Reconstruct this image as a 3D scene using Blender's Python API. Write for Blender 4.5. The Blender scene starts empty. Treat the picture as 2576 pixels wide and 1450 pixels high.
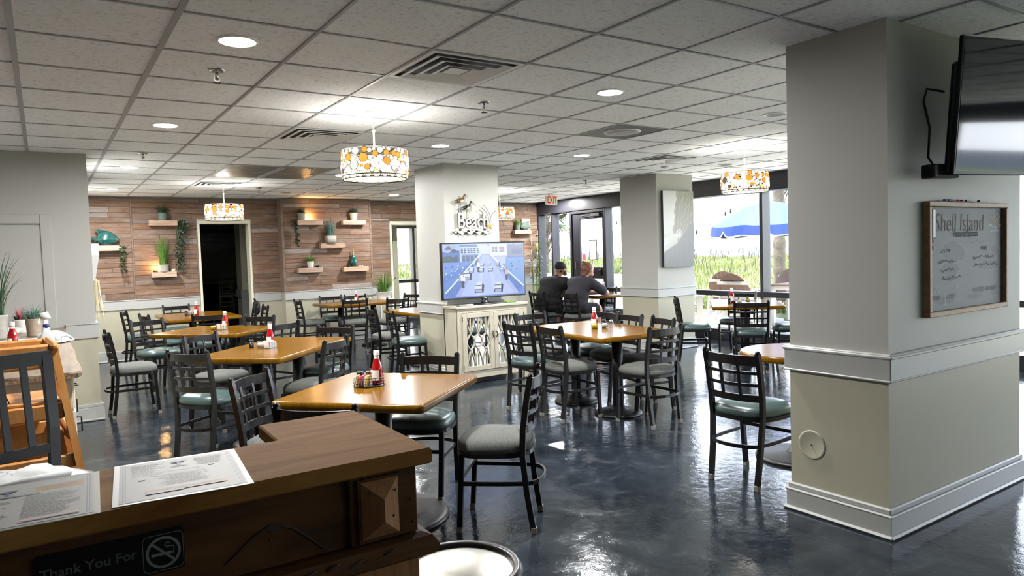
import bpy, bmesh, math, random
from mathutils import Vector, Matrix
random.seed(7)
PI = math.pi
scene = bpy.context.scene
C = scene.collection

# ------------------------------------------------------------------ camera
CAMZ, CEIL = 1.48, 2.56
yaw, pitch, roll, FPX = 0.587653, -0.0488017, -0.0321413, 1767.78
fwd = Vector((math.sin(yaw)*math.cos(pitch), math.cos(yaw)*math.cos(pitch), math.sin(pitch)))
rgt = Vector((math.cos(yaw), -math.sin(yaw), 0)); upv = rgt.cross(fwd)
r2 = rgt*math.cos(roll)+upv*math.sin(roll); u2 = -rgt*math.sin(roll)+upv*math.cos(roll)
cd = bpy.data.cameras.new('camera'); cam = bpy.data.objects.new('camera', cd); C.objects.link(cam)
cam.matrix_world = Matrix(((r2.x, u2.x, -fwd.x, 0), (r2.y, u2.y, -fwd.y, 0), (r2.z, u2.z, -fwd.z, CAMZ), (0, 0, 0, 1)))
cd.sensor_width = 36; cd.lens = FPX/2576*36; cd.clip_end = 4000; cd.clip_start = 0.02
scene.camera = cam
def px(P):
    v = Vector(P)-Vector((0, 0, CAMZ)); w = v.dot(fwd)
    if w < .05: return (-9e3, -9e3, w)
    return (1288+FPX*v.dot(r2)/w, 725-FPX*v.dot(u2)/w, w)

# ------------------------------------------------------------------ world, sun, exposure
world = bpy.data.worlds.new('sky'); scene.world = world; world.use_nodes = True
wn = world.node_tree; bg = wn.nodes['Background']
tc = wn.nodes.new('ShaderNodeTexCoord'); sx = wn.nodes.new('ShaderNodeSeparateXYZ'); cr = wn.nodes.new('ShaderNodeValToRGB')
wn.links.new(tc.outputs['Generated'], sx.inputs[0]); wn.links.new(sx.outputs['Z'], cr.inputs['Fac'])
cr.color_ramp.elements[0].position = 0.0; cr.color_ramp.elements[0].color = (.86, .90, .97, 1)
cr.color_ramp.elements[1].position = 0.6; cr.color_ramp.elements[1].color = (.66, .78, .98, 1)
wn.links.new(cr.outputs['Color'], bg.inputs['Color']); bg.inputs['Strength'].default_value = 1.5
sl = bpy.data.lights.new('sun_offscreen', 'SUN'); sl.energy = 3.6; sl.angle = math.radians(6); sl.color = (1, .96, .88)
sun = bpy.data.objects.new('sun_offscreen', sl); C.objects.link(sun)
sun.rotation_euler = Vector((.16, -.12, -.98)).to_track_quat('-Z', 'Y').to_euler()
vs = scene.view_settings
vs.view_transform = 'Standard'; vs.look = 'None'; vs.gamma = 1.0; vs.use_curve_mapping = False; vs.exposure = 3.0
CAN_STRENGTH = 190.0; PENDANT_WATTS = 1.7

# ------------------------------------------------------------------ materials
def s2l(c): return tuple(((x/255)/12.92 if x/255 <= .04045 else ((x/255+.055)/1.055)**2.4) for x in c)+(1,)
MATS = {}
class NT:
    def __init__(s, name):
        s.m = bpy.data.materials.new(name); s.m.use_nodes = True; s.t = s.m.node_tree; s.b = s.t.nodes['Principled BSDF']
        s.out = s.t.nodes['Material Output']; MATS[name] = s.m
    def n(s, typ, **kw):
        nd = s.t.nodes.new('ShaderNode'+typ)
        for k, v in kw.items(): setattr(nd, k, v)
        return nd
    def l(s, a, b): s.t.links.new(a, b)
    def set(s, **kw):
        for k, v in kw.items(): s.b.inputs[k.replace('_', ' ')].default_value = v
        return s
    def coord(s, kind='Object', scale=(1, 1, 1)):
        t = s.n('TexCoord'); mp = s.n('Mapping'); mp.inputs['Scale'].default_value = scale
        if kind == 'World':
            g = s.n('NewGeometry'); s.l(g.outputs['Position'], mp.inputs['Vector'])
        else: s.l(t.outputs[kind], mp.inputs['Vector'])
        return mp.outputs['Vector']
    def noise(s, vec, scale=5, detail=4, rough=.6, dist=0):
        nd = s.n('TexNoise'); nd.inputs['Scale'].default_value = scale; nd.inputs['Detail'].default_value = detail
        nd.inputs['Roughness'].default_value = rough; nd.inputs['Distortion'].default_value = dist
        s.l(vec, nd.inputs['Vector']); return nd.outputs['Fac']
    def ramp(s, fac, stops):
        r = s.n('ValToRGB'); e = r.color_ramp.elements
        while len(e) < len(stops): e.new(.5)
        for i, (p, c) in enumerate(stops): e[i].position = p; e[i].color = c if len(c) == 4 else tuple(c)+(1,)
        s.l(fac, r.inputs['Fac']); return r.outputs['Color']
    def mix(s, fac, a, b, mode='MIX'):
        m = s.n('Mix', data_type='RGBA', blend_type=mode)
        for sock, v in ((m.inputs[0], fac), (m.inputs[6], a), (m.inputs[7], b)):
            if isinstance(v, (int, float)): sock.default_value = v
            elif isinstance(v, tuple): sock.default_value = v
            else: s.l(v, sock)
        return m.outputs[2]
    def bump(s, h, strength=.3, dist=.01):
        b = s.n('Bump'); b.inputs['Strength'].default_value = strength; b.inputs['Distance'].default_value = dist
        s.l(h, b.inputs['Height']); s.l(b.outputs['Normal'], s.b.inputs['Normal'])
def simple(name, rgb, rough=.5, metal=0, spec=None, var=0.0, vscale=8, **kw):
    q = NT(name); col = s2l(rgb)
    q.set(Base_Color=col, Roughness=rough, Metallic=metal, **kw)
    if spec is not None: q.b.inputs['Specular IOR Level'].default_value = spec
    if var:
        f = q.noise(q.coord('World'), vscale, 3)
        a = tuple(min(1, c*(1+var)) for c in col[:3]); b = tuple(c*(1-var) for c in col[:3])
        q.l(q.ramp(f, [(.3, b), (.7, a)]), q.b.inputs['Base Color'])
    return q
simple('wall_upper', (163, 163, 157), .55, var=.02, vscale=2)
simple('wall_lower', (164, 161, 142), .5, var=.02, vscale=2)
simple('trim_white', (164, 165, 162), .4)
simple('cream', (206, 204, 182), .5)
simple('grid_white', (164, 167, 172), .5)
simple('vent_white', (232, 234, 234), .5)
simple('black_frame', (38, 38, 44), .4)
simple('grey_frame', (78, 79, 84), .5, 0)
simple('frame_brown', (120, 112, 112), .45)
simple('white_plastic', (232, 232, 230), .35)
simple('black_plastic', (22, 22, 24), .35)
simple('dark_hole', (18, 18, 18), .9)
simple('chrome', (200, 200, 202), .18, 1)
simple('steel', (186, 184, 176), .32, 1)
simple('cap_grey', (120, 116, 108), .5)
simple('bottle_red', (150, 12, 16), .12, Coat_Weight=.4)
simple('label_white', (232, 228, 220), .5)
simple('pot_white', (205, 202, 194), .6, var=.06)
simple('pot_grey', (150, 148, 140), .7, var=.1, vscale=20)
simple('pot_wood', (150, 134, 116), .7, var=.15, vscale=30)
simple('pot_teal', (84, 100, 92), .6)
simple('soil', (60, 44, 34), .9)
simple('leaf_dark', (34, 62, 36), .55, var=.3, vscale=40)
simple('leaf_green', (82, 118, 44), .5, var=.35, vscale=30)
simple('leaf_blue', (84, 118, 108), .55, var=.25, vscale=30)
simple('leaf_pale', (120, 140, 70), .55, var=.3, vscale=30)
simple('leaf_sago', (56, 72, 24), .5, var=.3, vscale=10)
simple('flower_pink', (206, 96, 118), .6)
simple('pampas', (214, 204, 172), .9)
simple('teal_glaze', (20, 74, 70), .12, var=.3, vscale=25, Coat_Weight=.6)
simple('gold_neck', (150, 118, 60), .4)
simple('skin_dark', (128, 84, 62), .5)
simple('skin_light', (196, 150, 128), .5)
simple('shirt_black', (11, 12, 17), .85, var=.15, vscale=12)
simple('shirt_grey', (50, 48, 56), .85, var=.12, vscale=14)
simple('shorts_black', (13, 13, 18), .85)
simple('cap_black', (10, 10, 12), .75)
simple('hair_red', (122, 76, 54), .6, var=.25, vscale=60)
simple('hair_black', (20, 17, 16), .6)
simple('shoe', (40, 40, 44), .6)
simple('towel', (186, 187, 185), .95, var=.05, vscale=30)
simple('bag_plastic', (222, 222, 222), .3, Transmission_Weight=.25)
simple('spray_body', (224, 230, 234), .3, Transmission_Weight=.2)
simple('film', (146, 142, 130), .35)
simple('blue_label', (64, 128, 206), .4)
simple('navy', (30, 36, 110), .4)
simple('packet_pink', (206, 84, 110), .6)
simple('packet_yellow', (222, 186, 70), .6)
simple('packet_blue', (150, 176, 210), .6)
simple('packet_white', (232, 230, 226), .6)
simple('mustard', (214, 170, 40), .3)
simple('umbrella_blue', (2, 40, 112), .7)
simple('deck_white', (128, 125, 119), .7, var=.12, vscale=6)
simple('adirondack_brown', (88, 64, 52), .6, var=.08)
simple('adirondack_white', (150, 148, 142), .6)
simple('pebble', (206, 198, 184), .9, var=.25, vscale=60)
simple('palm_trunk', (88, 79, 66), .9, var=.3, vscale=18)
simple('palm_frond', (58, 68, 40), .6, var=.2)
simple('sea_oat', (72, 62, 46), .8)
simple('cord_black', (20, 20, 20), .6)
simple('bulb_glass', (230, 225, 210), .1, Transmission_Weight=.6)
simple('exit_face', (226, 222, 200), .5)
simple('exit_red', (214, 46, 52), .4)
simple('cabinet_cream', (166, 160, 142), .55, var=.06, vscale=12)
simple('base_cab', (190, 184, 164), .5, var=.04)
simple('mirror', (210, 215, 220), .04, 1)
simple('drape', (226, 229, 233), .85)
simple('black_cloth', (22, 22, 28), .8)
simple('gold_chair', (212, 206, 184), .4)
simple('tv_black', (14, 14, 18), .25)
simple('tv_screen_dark', (16, 17, 26), .06, Coat_Weight=.5)
simple('sign_black', (9, 9, 10), .6, spec=.15)
simple('sign_grey', (62, 62, 62), .6)
simple('carve_brown', (44, 28, 16), .8)
simple('metal_sign', (186, 184, 178), .4, .35, var=.25, vscale=60)
simple('metal_dark', (54, 48, 44), .4, .7)
simple('bird_brown', (112, 76, 44), .4, .3, var=.3, vscale=60)
simple('bird_pale', (214, 196, 160), .4, .2)
simple('starfish', (184, 142, 84), .6)
simple('frame_wood', (160, 126, 90), .55, var=.2, vscale=30)
simple('shell', (220, 200, 176), .5)
simple('concrete_grey', (150, 152, 152), .8)
simple('amber', (230, 160, 70), .3)
simple('canvas_edge', (40, 40, 44), .7)

q = NT('vinyl_teal'); q.set(Base_Color=s2l((66, 84, 83)), Roughness=.3); q.bump(q.noise(q.coord('Object'), 90, 2), .08, .002)
q = NT('fabric_grey'); v = q.coord('Object'); f = q.n('TexVoronoi'); f.inputs['Scale'].default_value = 260; q.l(v, f.inputs['Vector'])
q.l(q.ramp(f.outputs['Distance'], [(0, s2l((112, 114, 108))), (.8, s2l((74, 77, 74)))]), q.b.inputs['Base Color']); q.set(Roughness=.9)
q.bump(f.outputs['Distance'], .4, .002)
simple('chair_metal', (32, 30, 30), .32, .5)
simple('pedestal', (30, 29, 30), .42, .3)

q = NT('ceiling_tile'); v = q.coord('World'); f1 = q.noise(v, 42, 5, .7); f2 = q.noise(v, 3, 2)
c1 = q.ramp(f1, [(.34, s2l((212, 216, 220))), (.46, s2l((243, 247, 250))), (.7, s2l((248, 251, 254)))])
q.l(c1, q.b.inputs['Base Color']); q.set(Roughness=.95); q.bump(f1, .25, .004)

q = NT('floor_epoxy'); v = q.coord('World'); f1 = q.noise(v, .8, 7, .62, 1.6); f2 = q.noise(v, 4.5, 6, .68, .9); f3 = q.noise(v, 17, 4, .6, .5)
c1 = q.ramp(f1, [(.32, s2l((18, 22, 28))), (.5, s2l((34, 41, 48))), (.62, s2l((52, 59, 65))), (.75, s2l((72, 74, 74)))])
c2 = q.mix(.45, c1, q.ramp(f2, [(.35, s2l((18, 22, 28))), (.55, s2l((38, 44, 50))), (.72, s2l((74, 77, 78)))]))
q.l(c2, q.b.inputs['Base Color'])
q.l(q.ramp(f2, [(.3, (.05, .05, .05)), (.55, (.12, .12, .12)), (.75, (.22, .22, .22))]), q.b.inputs['Roughness'])
q.set(Specular_IOR_Level=.28, Specular_Tint=(.80, .90, 1, 1))
h = q.mix(.5, f2, f3); q.bump(h, .22, .014)

def wood(name, stops, scale=(1, 14, 14), nscale=3.0, rough=.6, bump=.25, kind='Object', rand=0, coat=0, axis=None, knots=False):
    q = NT(name); v = q.coord(kind, scale)
    if rand:
        oi = q.n('ObjectInfo'); ad = q.n('VectorMath', operation='MULTIPLY_ADD'); q.l(oi.outputs['Random'], ad.inputs[0]); ad.inputs[1].default_value = (37, 91, 53); q.l(v, ad.inputs[2]); v = ad.outputs[0]
    f = q.noise(v, nscale, 7, .65, .5); c = q.ramp(f, stops)
    if rand:
        hs = q.n('HueSaturation'); m1 = q.n('MapRange'); q.l(oi.outputs['Random'], m1.inputs['Value'])
        m1.inputs['To Min'].default_value = 1-rand; m1.inputs['To Max'].default_value = 1+rand
        q.l(m1.outputs[0], hs.inputs['Value'])
        m3 = q.n('Math', operation='MULTIPLY'); m3.inputs[1].default_value = 7.31; q.l(oi.outputs['Random'], m3.inputs[0])
        m4 = q.n('Math', operation='FRACT'); q.l(m3.outputs[0], m4.inputs[0]); m2 = q.n('MapRange'); q.l(m4.outputs[0], m2.inputs['Value'])
        m2.inputs['To Min'].default_value = .75; m2.inputs['To Max'].default_value = 1.05
        q.l(m2.outputs[0], hs.inputs['Saturation']); q.l(c, hs.inputs['Color']); c = hs.outputs['Color']
    if knots:
        vo = q.n('TexVoronoi'); vo.inputs['Scale'].default_value = 4.5; q.l(q.coord(kind, (1, 1, 2.2)), vo.inputs['Vector'])
        kf = q.ramp(vo.outputs['Distance'], [(.03, (0, 0, 0)), (.09, (1, 1, 1))]); c = q.mix(kf, s2l((52, 36, 28)), c)
        wf = q.noise(q.coord(kind, (1.4, 1, 5)), 1.7, 5, .7); c = q.mix(q.ramp(wf, [(.5, (0, 0, 0)), (.68, (.7, .7, .7))]), c, s2l((136, 121, 109)))
        v2 = q.n('TexVoronoi'); v2.inputs['Scale'].default_value = 13; q.l(q.coord(kind, (1, 1, 1.2)), v2.inputs['Vector']); c = q.mix(q.ramp(v2.outputs['Distance'], [(.05, (0, 0, 0)), (.09, (1, 1, 1))]), s2l((60, 44, 36)), c)
    q.l(c, q.b.inputs['Base Color']); q.set(Roughness=rough, Coat_Weight=coat, Coat_Roughness=.08); q.bump(f, bump, .004)
    return q
wood('plank', [(.25, s2l((72, 50, 36))), (.42, s2l((105, 78, 58))), (.6, s2l((122, 93, 72))), (.8, s2l((141, 114, 93)))], (1.6, 9, 16), 2.0, .75, .4, 'World', .2, knots=True)
wood('plank_dark', [(.3, s2l((86, 70, 60))), (.7, s2l((132, 112, 98)))], (1.2, 20, 20), 2.4, .75, .5, 'World', .1)
wood('plank_grey', [(.25, s2l((104, 94, 90))), (.5, s2l((140, 128, 122))), (.8, s2l((172, 162, 156)))], (1.6, 9, 16), 2.0, .75, .4, 'World', .12, knots=True)
wood('shelf_wood', [(.3, s2l((128, 98, 78))), (.7, s2l((196, 160, 130)))], (1.2, 20, 20), 3, .7, .4, 'World', .15)
# honey table top: staves + grain, glossy varnish
q = NT('table_wood'); v = q.coord('Object', (1, 1, 1)); br = q.n('TexBrick'); br.offset = .37; br.inputs['Scale'].default_value = 1
for k, val in (('Mortar Size', 0.0), ('Brick Width', .62), ('Row Height', .042)): br.inputs[k].default_value = val
br.inputs['Color1'].default_value = s2l((114, 78, 9)); br.inputs['Color2'].default_value = s2l((94, 59, 5)); q.l(v, br.inputs['Vector'])
f = q.noise(q.coord('Object', (2, 22, 8)), 3, 6, .6, .6)
c = q.mix(.55, br.outputs['Color'], q.ramp(f, [(.3, s2l((84, 51, 4))), (.7, s2l((122, 88, 12)))]))
q.l(c, q.b.inputs['Base Color']); q.set(Roughness=.22, Coat_Weight=.0, Coat_Roughness=.08, Specular_IOR_Level=.16); q.bump(f, .04, .003)
wood('host_top', [(.25, s2l((86, 53, 18))), (.5, s2l((124, 86, 40))), (.8, s2l((146, 109, 60)))], (1.0, 7, 7), 2.2, .8, .25, 'Object', 0, .0)
wood('host_wood', [(.25, s2l((38, 23, 9))), (.5, s2l((70, 45, 20))), (.8, s2l((92, 62, 31)))], (1.0, 7, 7), 2.2, .6, .3, 'Object')
wood('host_pale', [(.25, s2l((104, 68, 40))), (.8, s2l((158, 116, 78)))], (12, 12, 1.6), 2.2, .6, .25, 'Object')
wood('highchair_wood', [(.25, s2l((168, 106, 50))), (.8, s2l((214, 154, 88)))], (10, 10, 1.5), 2, .4, .1, 'Object', 0, .2)
wood('laminate', [(.25, s2l((92, 78, 65))), (.5, s2l((128, 112, 95))), (.8, s2l((150, 135, 117)))], (14, 1.3, 14), 2.4, .35, .1, 'Object')
for k_ in ('host_top', 'host_wood', 'host_pale'): MATS[k_].node_tree.nodes['Principled BSDF'].inputs['Specular IOR Level'].default_value = .15
q = NT('granite_edge'); f = q.noise(q.coord('Object'), 60, 5, .8); q.l(q.ramp(f, [(.4, s2l((52, 42, 36))), (.6, s2l((140, 120, 98)))]), q.b.inputs['Base Color']); q.set(Roughness=.4)

q = NT('lamp_lit'); e = q.n('Emission'); e.inputs['Color'].default_value = (1, .985, .97, 1); e.inputs['Strength'].default_value = CAN_STRENGTH; q.l(e.outputs[0], q.out.inputs[0])
q = NT('bulb_lit'); e = q.n('Emission'); e.inputs['Color'].default_value = (1, .95, .86, 1); e.inputs['Strength'].default_value = 5; q.l(e.outputs[0], q.out.inputs[0])
def translucent(name, rgb, t=.6):
    q = NT(name); d = q.n('BsdfDiffuse'); tr = q.n('BsdfTranslucent'); mx = q.n('MixShader'); mx.inputs[0].default_value = t
    d.inputs[0].default_value = s2l(rgb); tr.inputs[0].default_value = s2l(rgb); q.l(d.outputs[0], mx.inputs[1]); q.l(tr.outputs[0], mx.inputs[2]); q.l(mx.outputs[0], q.out.inputs[0])
translucent('disc_white', (250, 244, 230)); translucent('disc_amber', (222, 168, 100)); translucent('disc_grey', (120, 114, 108), .3)
translucent('diffuser_white', (252, 248, 240), .7)
def glassmat(name, tint, base, rough=0.0):
    q = NT(name); tr = q.n('BsdfTransparent'); tr.inputs[0].default_value = tint; gl = q.n('BsdfGlossy'); gl.inputs['Roughness'].default_value = rough
    lw = q.n('LayerWeight'); lw.inputs['Blend'].default_value = .5; pw = q.n('Math', operation='POWER'); pw.inputs[1].default_value = 4.5; ma = q.n('Math', operation='MULTIPLY_ADD'); ma.inputs[1].default_value = .8; ma.inputs[2].default_value = base
    mx = q.n('MixShader'); q.l(lw.outputs['Facing'], pw.inputs[0]); q.l(pw.outputs[0], ma.inputs[0]); q.l(ma.outputs[0], mx.inputs[0]); q.l(tr.outputs[0], mx.inputs[1]); q.l(gl.outputs[0], mx.inputs[2]); q.l(mx.outputs[0], q.out.inputs[0])
glassmat('glass_pane', (.985, .99, .99, 1), .02); glassmat('clear_glass', (.9, .93, .93, 1), .06, .03)
# flat print: colours from a face-corner attribute
def printmat(name, emit=0, rough=.5, coat=0):
    q = NT(name); a = q.n('VertexColor'); a.layer_name = 'Col'
    if emit:
        q.set(Base_Color=(.01, .01, .012, 1), Roughness=.15); q.l(a.outputs['Color'], q.b.inputs['Emission Color']); q.b.inputs['Emission Strength'].default_value = emit
    else: q.l(a.outputs['Color'], q.b.inputs['Base Color']); q.set(Roughness=rough, Coat_Weight=coat, Coat_Roughness=.05)
printmat('print'); printmat('print_gloss', 0, .55, .0); printmat('screen_print', .15); printmat('board_print', 0, .6, .0)
q = NT('dune'); v = q.coord('World'); f = q.noise(v, .6, 6, .7); f2 = q.noise(v, 6, 4, .7)
q.l(q.mix(.5, q.ramp(f, [(.35, s2l((66, 80, 34))), (.6, s2l((94, 100, 50))), (.75, s2l((110, 107, 66)))]), q.ramp(f2, [(.3, s2l((64, 78, 34))), (.7, s2l((106, 108, 62)))])), q.b.inputs['Base Color']); q.set(Roughness=.9)
q = NT('blade'); oi = q.n('NewGeometry'); f = q.noise(q.coord('World'), .8, 4, .7)
q.l(q.ramp(f, [(.3, s2l((66, 82, 32))), (.55, s2l((98, 104, 50))), (.75, s2l((116, 112, 68)))]), q.b.inputs['Base Color']); q.set(Roughness=.8)
q = NT('sea'); q.set(Base_Color=s2l((52, 60, 68)), Roughness=.7, Specular_IOR_Level=.1); q.bump(q.noise(q.coord('World'), .3, 4), .5, .3)
MT = MATS

# ------------------------------------------------------------------ mesh helpers
class MB:
    def __init__(s): s.v = []; s.f = []; s.sm = []
    def add(s, vs, fs, smooth=False):
        o = len(s.v); s.v += [tuple(p) for p in vs]; s.f += [tuple(i+o for i in f) for f in fs]; s.sm += [smooth]*len(fs); return s
    def box(s, x0, x1, y0, y1, z0, z1, M=None):
        vs = [(x, y, z) for z in (z0, z1) for (x, y) in ((x0, y0), (x1, y0), (x1, y1), (x0, y1))]
        if M: vs = [M @ Vector(p) for p in vs]
        return s.add(vs, [(3, 2, 1, 0), (4, 5, 6, 7), (0, 1, 5, 4), (1, 2, 6, 5), (2, 3, 7, 6), (3, 0, 4, 7)])
    def cbox(s, x0, x1, y0, y1, z0, z1, b=.004, M=None):
        # box with chamfered edges (24 verts)
        cx, cy, cz = (x0+x1)/2, (y0+y1)/2, (z0+z1)/2; hx, hy, hz = (x1-x0)/2, (y1-y0)/2, (z1-z0)/2; b = min(b, hx*.9, hy*.9, hz*.9)
        vs = []; idx = {}
        for sx in (-1, 1):
            for sy in (-1, 1):
                for sz in (-1, 1):
                    for a in range(3):
                        d = [hx-b, hy-b, hz-b]; d[a] += b
                        idx[(sx, sy, sz, a)] = len(vs); vs.append((cx+sx*d[0], cy+sy*d[1], cz+sz*d[2]))
        fs = []
        for a in range(3):
            o1, o2 = [(1, 2), (2, 0), (0, 1)][a]
            for sg in (-1, 1):
                q = []
                for (p1, p2) in ((-1, -1), (1, -1), (1, 1), (-1, 1)):
                    k = [0, 0, 0]; k[a] = sg; k[o1] = p1; k[o2] = p2; q.append(idx[(k[0], k[1], k[2], a)])
                fs.append(tuple(q if sg > 0 else q[::-1]))
            for p1 in (-1, 1):      # edges along axis a
                for p2 in (-1, 1):
                    def g(sa, ax):
                        k = [0, 0, 0]; k[a] = sa; k[o1] = p1; k[o2] = p2; return idx[(k[0], k[1], k[2], ax)]
                    q = [g(-1, o1), g(1, o1), g(1, o2), g(-1, o2)]
                    fs.append(tuple(q if p1*p2 < 0 else q[::-1]))
        for sx in (-1, 1):
            for sy in (-1, 1):
                for sz in (-1, 1):
                    t = [idx[(sx, sy, sz, a)] for a in range(3)]; fs.append(tuple(t if sx*sy*sz > 0 else t[::-1]))
        if M: vs = [M @ Vector(p) for p in vs]
        return s.add(vs, fs)
    def tube(s, pts, r, n=8, closed=False, cap=True, smooth=True):
        return s.sweep(pts, [[(math.cos(2*PI*i/n)*1.0, math.sin(2*PI*i/n)*1.0) for i in range(n)]]*1, r, closed, cap, smooth)
    def bar(s, pts, w, h, up=(0, 0, 1), closed=False):
        sec = [(-w/2, -h/2), (w/2, -h/2), (w/2, h/2), (-w/2, h/2)]
        return s.sweep(pts, [sec], 1, closed, True, False, up)
    def sweep(s, pts, secs, r, closed=False, cap=True, smooth=True, up=None):
        pts = [Vector(p) for p in pts]; n = len(pts); sec = secs[0]; m = len(sec); rs = r if isinstance(r, (list, tuple)) else [r]*n
        o = len(s.v); prev = None
        for i, p in enumerate(pts):
            if closed: t = (pts[(i+1) % n]-pts[i-1])
            else: t = pts[min(i+1, n-1)]-pts[max(i-1, 0)]
            t.normalize()
            U = Vector(up) if up else (prev if prev else (Vector((0, 0, 1)) if abs(t.z) < .9 else Vector((0, 1, 0))))
            a = t.cross(U)
            if a.length < 1e-5: a = t.cross(Vector((1, 0, .3)))
            a.normalize(); b = a.cross(t); b.normalize(); prev = b
            for (u, v) in sec: s.v.append(tuple(p+a*(u*rs[i])+b*(v*rs[i])))
        nr = n if closed else n-1
        for i in range(nr):
            for j in range(m):
                k = (j+1) % m; i2 = (i+1) % n
                s.f.append((o+i*m+j, o+i*m+k, o+i2*m+k, o+i2*m+j)); s.sm.append(smooth)
        if cap and not closed:
            s.f.append(tuple(o+j for j in range(m))[::-1]); s.f.append(tuple(o+(n-1)*m+j for j in range(m))); s.sm += [False, False]
        return s
    def lathe(s, prof, n=20, c=(0, 0, 0), smooth=True, cap=True):
        o = len(s.v)
        for (r, z) in prof:
            for j in range(n): s.v.append((c[0]+r*math.cos(2*PI*j/n), c[1]+r*math.sin(2*PI*j/n), c[2]+z))
        for i in range(len(prof)-1):
            for j in range(n):
                k = (j+1) % n; s.f.append((o+i*n+j, o+i*n+k, o+(i+1)*n+k, o+(i+1)*n+j)); s.sm.append(smooth)
        if cap:
            if prof[0][0] > 1e-4: s.f.append(tuple(o+j for j in range(n))[::-1]); s.sm.append(False)
            if prof[-1][0] > 1e-4: s.f.append(tuple(o+(len(prof)-1)*n+j for j in range(n))); s.sm.append(False)
        return s
    def rings(s, rings, smooth=True, cap=True):
        o = len(s.v); n = len(rings[0])
        for R in rings: s.v += [tuple(p) for p in R]
        for i in range(len(rings)-1):
            for j in range(n):
                k = (j+1) % n; s.f.append((o+i*n+j, o+i*n+k, o+(i+1)*n+k, o+(i+1)*n+j)); s.sm.append(smooth)
        if cap: s.f.append(tuple(o+j for j in range(n))[::-1]); s.f.append(tuple(o+(len(rings)-1)*n+j for j in range(n))); s.sm += [smooth, smooth]
        return s
    def prism(s, poly, z0, z1, smooth=False):
        n = len(poly); return s.rings([[(x, y, z0) for x, y in poly], [(x, y, z1) for x, y in poly]], smooth)
    def ell(s, c, r, nu=14, nv=8, M=None):
        vs = []; fs = []
        for i in range(nv+1):
            th = PI*i/nv
            for j in range(nu):
                p = Vector((r[0]*math.sin(th)*math.cos(2*PI*j/nu), r[1]*math.sin(th)*math.sin(2*PI*j/nu), r[2]*math.cos(th)))
                if M: p = M @ p
                vs.append(p+Vector(c))
        for i in range(nv):
            for j in range(nu): fs.append((i*nu+j, (i+1)*nu+j, (i+1)*nu+(j+1) % nu, i*nu+(j+1) % nu))
        return s.add(vs, fs, True)
    def mesh(s, name, mat):
        me = bpy.data.meshes.new(name); me.from_pydata(s.v, [], s.f); me.polygons.foreach_set('use_smooth', s.sm)
        if mat: me.materials.append(MT[mat] if isinstance(mat, str) else mat)
        me.update(); return me
    def build(s, name, mat, parent=None, M=None):
        return obj(name, s.mesh(name, mat), parent, M)
def obj(name, data, parent=None, M=None):
    o = bpy.data.objects.new(name, data); C.objects.link(o)
    if parent: o.parent = parent
    if M is not None: o.matrix_local = M
    return o
def tag(o, label, cat, group=None):
    o['label'] = label; o['category'] = cat
    if group: o['group'] = group
    return o
def thing(name, label, cat, loc=(0, 0, 0), rz=0, group=None):
    o = bpy.data.objects.new(name, None); C.objects.link(o); o.location = loc; o.rotation_euler = (0, 0, rz); o.empty_display_size = .1
    return tag(o, label, cat, group)
def struct(o): o['kind'] = 'structure'; return o
def copy_thing(src, loc, rz, label=None, group=None, skip=()):
    r = src.copy(); C.objects.link(r); r.location = loc; r.rotation_euler = (0, 0, rz)
    if label: r['label'] = label
    if group: r['group'] = group
    for ch in list(src.children):
        if ch.name.split('.')[0] in skip: continue
        c = ch.copy(); C.objects.link(c); c.parent = r
        for g in list(ch.children):
            d = g.copy(); C.objects.link(d); d.parent = c
    return r
def B(x0, x1, y0, y1, z0, z1, name, mat, parent=None, b=0):
    m = MB(); (m.cbox(x0, x1, y0, y1, z0, z1, b) if b else m.box(x0, x1, y0, y1, z0, z1)); return m.build(name, mat, parent)
def rrect(w, d, r, n=4):
    pts = []
    for (cx, cy, a0) in ((w/2-r, d/2-r, 0), (-w/2+r, d/2-r, PI/2), (-w/2+r, -d/2+r, PI), (w/2-r, -d/2+r, 1.5*PI)):
        for i in range(n+1): a = a0+PI/2*i/n; pts.append((cx+r*math.cos(a), cy+r*math.sin(a)))
    return pts
def text_mesh(body, size, mat, extrude=0.0, align='LEFT', shear=0, offset=0, bevel=0):
    cu = bpy.data.curves.new('text', 'FONT'); cu.body = body; cu.size = size; cu.extrude = extrude; cu.align_x = align; cu.shear = shear; cu.offset = offset; cu.bevel_depth = bevel; cu.resolution_u = 3
    to = bpy.data.objects.new('text', cu); C.objects.link(to)
    dg = bpy.context.evaluated_depsgraph_get(); me = bpy.data.meshes.new_from_object(to.evaluated_get(dg)); bpy.data.objects.remove(to); bpy.data.curves.remove(cu)
    me.materials.clear(); me.materials.append(MT[mat]); return me
def evalmesh(bm_or_mb, mods, name, mat):
    me = bm_or_mb.mesh(name, mat); o = bpy.data.objects.new(name, me); C.objects.link(o)
    for typ, kw in mods:
        md = o.modifiers.new(typ, typ)
        for k, v in kw.items(): setattr(md, k, v)
    dg = bpy.context.evaluated_depsgraph_get(); out = bpy.data.meshes.new_from_object(o.evaluated_get(dg)); bpy.data.objects.remove(o); bpy.data.meshes.remove(me)
    out.polygons.foreach_set('use_smooth', [True]*len(out.polygons)); out.name = name
    out.materials.clear(); out.materials.append(MT[mat]); return out
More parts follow.
